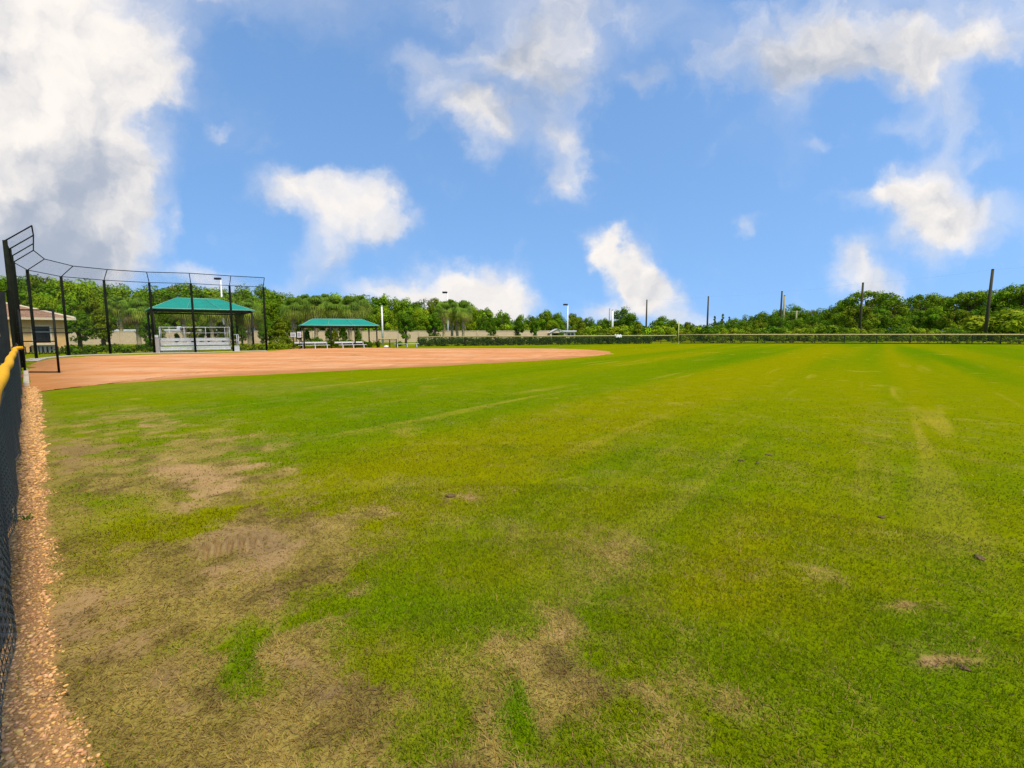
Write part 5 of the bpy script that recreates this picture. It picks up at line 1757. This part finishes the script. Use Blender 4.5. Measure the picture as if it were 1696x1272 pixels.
CLOUDS = [  # px, py, rx, ry, rotation, amount
    (90, 60, 170, 110, 0, 1.0), (210, 95, 100, 60, 15, .7), (60, 200, 170, 150, 0, 1.0), (170, 220, 90, 110, 10, .8), (60, 350, 170, 120, 0, 1.0), (160, 330, 90, 90, 0, .7), (200, 395, 60, 60, 0, .55), (-60, 300, 200, 300, 0, 1.0), (80, 440, 200, 60, 0, .7),
    (275, 135, 50, 30, -10, .5),
    (545, 345, 110, 46, -15, 1.0), (495, 300, 26, 36, 20, .42), (585, 300, 50, 26, 10, .5), (625, 325, 34, 40, -20, .55), (535, 425, 62, 46, 20, .52), (650, 385, 40, 16, 10, .35), (292, 365, 20, 55, 0, .36), (345, 460, 60, 28, 0, .7), (365, 200, 22, 12, 20, .3),
    (740, 150, 66, 42, -35, .62), (795, 215, 56, 44, -20, .75), (890, 130, 120, 90, 20, .62), (860, 90, 130, 40, 0, .5), (925, 235, 38, 56, 20, .66), (930, 300, 34, 30, 10, .62), (1075, 110, 40, 24, 0, .42), (700, 90, 60, 30, 0, .35),
    (720, 480, 110, 36, 0, .8), (830, 480, 54, 52, -30, .85), (790, 520, 110, 40, 0, .8), (620, 480, 70, 24, 0, .5), (460, 470, 70, 20, 0, .3),
    (1000, 415, 40, 26, -30, .75), (1045, 455, 62, 34, -38, .9), (1095, 510, 66, 36, -38, .9), (1040, 500, 60, 40, 0, .5), (985, 515, 60, 24, 0, .45), (1160, 545, 50, 20, 0, .4),
    (1290, 95, 130, 56, 0, .75), (1440, 85, 150, 50, 0, .75), (1310, 160, 60, 60, -30, .42), (1560, 105, 90, 50, 10, .8), (1580, 200, 36, 60, -30, .5), (1500, 190, 90, 24, 20, .35), (1660, 80, 60, 30, 0, .4), (1360, 255, 30, 16, 0, .35),
    (1530, 305, 84, 50, 25, .9), (1455, 328, 56, 22, 20, .5), (1575, 375, 84, 64, 20, 1.0), (1525, 385, 56, 40, 0, .6), (1420, 435, 42, 40, 20, .8), (1448, 485, 48, 38, 0, .7), (1235, 380, 18, 20, 0, .36), (1690, 350, 50, 40, 0, .3),
    (1650, 20, 500, 60, 0, .5), (100, -60, 500, 100, 0, .7), (900, 10, 200, 60, 0, .5)]
SHADE = [  # grey interiors
    (120, 300, 110, 90, 0, .75), (60, 400, 170, 80, 0, .95), (150, 250, 70, 70, 0, .35), (90, 450, 200, 60, 0, .8), (30, 340, 60, 40, 0, .3), (340, 465, 90, 30, 0, .15), (470, 470, 90, 40, 0, .5),
    (880, 120, 130, 110, 15, .85), (760, 120, 90, 50, 0, .3), (1310, 110, 140, 80, 0, .8), (1430, 90, 120, 50, 0, .5), (1040, 510, 120, 50, 0, .25), (760, 520, 160, 40, 0, .2), (1450, 470, 60, 60, 0, .2), (1075, 110, 60, 40, 0, .5), (1520, 400, 70, 40, 0, .25), (1640, 60, 120, 60, 0, .3)]
D = blobs(CLOUDS, WUV)
fn = NN('ShaderNodeTexNoise'); fn.inputs['Scale'].default_value = 9; fn.inputs['Detail'].default_value = 7; fn.inputs['Roughness'].default_value = .54
LK(WUV, fn.inputs['Vector'])
D2 = wmath('ADD', D, wmath('MULTIPLY', wmath('SUBTRACT', fn.outputs['Fac'], .48), 1.25))
front = wmap(sp.outputs[1], .08, .25, 0, 1)
fs = NN('ShaderNodeTexNoise'); fs.inputs['Scale'].default_value = 4.2; fs.inputs['Detail'].default_value = 6; fs.inputs['Roughness'].default_value = .55
LK(WUV, fs.inputs['Vector'])
core = wmap(D2, .08, 1.12, 0, .97)
veil = wmap(wmath('ADD', D, wmath('MULTIPLY', wmath('SUBTRACT', fs.outputs['Fac'], .5), .9)), .0, .7, 0, .42)
mask = wmath('MULTIPLY', wmath('MAXIMUM', core, veil), front)
S = blobs(SHADE, WUV)
# billows: bright on the side of each swelling that faces the light, grey behind it
offv = NN('ShaderNodeVectorMath'); offv.operation = 'ADD'; offv.inputs[1].default_value = (-.022, .035, 0); LK(WUV, offv.inputs[0])
fs2 = NN('ShaderNodeTexNoise'); fs2.inputs['Scale'].default_value = 8.0; fs2.inputs['Detail'].default_value = 5; fs2.inputs['Roughness'].default_value = .52
fs3 = NN('ShaderNodeTexNoise'); fs3.inputs['Scale'].default_value = 8.0; fs3.inputs['Detail'].default_value = 5; fs3.inputs['Roughness'].default_value = .52
LK(WUV, fs2.inputs['Vector']); LK(offv.outputs[0], fs3.inputs['Vector'])
rel = wmath('MULTIPLY', wmath('SUBTRACT', fs3.outputs['Fac'], fs2.outputs['Fac']), 2.4)
sh = wmath('ADD', wmath('ADD', S, rel), wmath('MULTIPLY', wmath('SUBTRACT', fs.outputs['Fac'], .42), 1.1))
cm = NN('ShaderNodeMix'); cm.data_type = 'RGBA'
LK(wmap(sh, -.35, 1.55, 0, 1), cm.inputs['Factor'])
CB = .60
cm.inputs['A'].default_value = (1.03 * CB, .965 * CB, .895 * CB, 1)
cm.inputs['B'].default_value = (.42 * CB, .475 * CB, .58 * CB, 1)
# thick parts whiter than the thin veils
fin = NN('ShaderNodeMix'); fin.data_type = 'RGBA'
LK(mask, fin.inputs['Factor']); LK(skyb.outputs[0], fin.inputs['A']); LK(cm.outputs['Result'], fin.inputs['B'])
bg = NN('ShaderNodeBackground'); bg.inputs['Strength'].default_value = 1.0
LK(fin.outputs['Result'], bg.inputs['Color'])
out = NN('ShaderNodeOutputWorld'); LK(bg.outputs[0], out.inputs['Surface'])

scene.view_settings.view_transform = 'Standard'
scene.view_settings.look = 'None'
scene.view_settings.exposure = 0.75
scene.view_settings.gamma = 1.0
scene.cycles.transparent_max_bounces = 24
scene.cycles.max_bounces = 6
scene.cycles.use_denoising = True
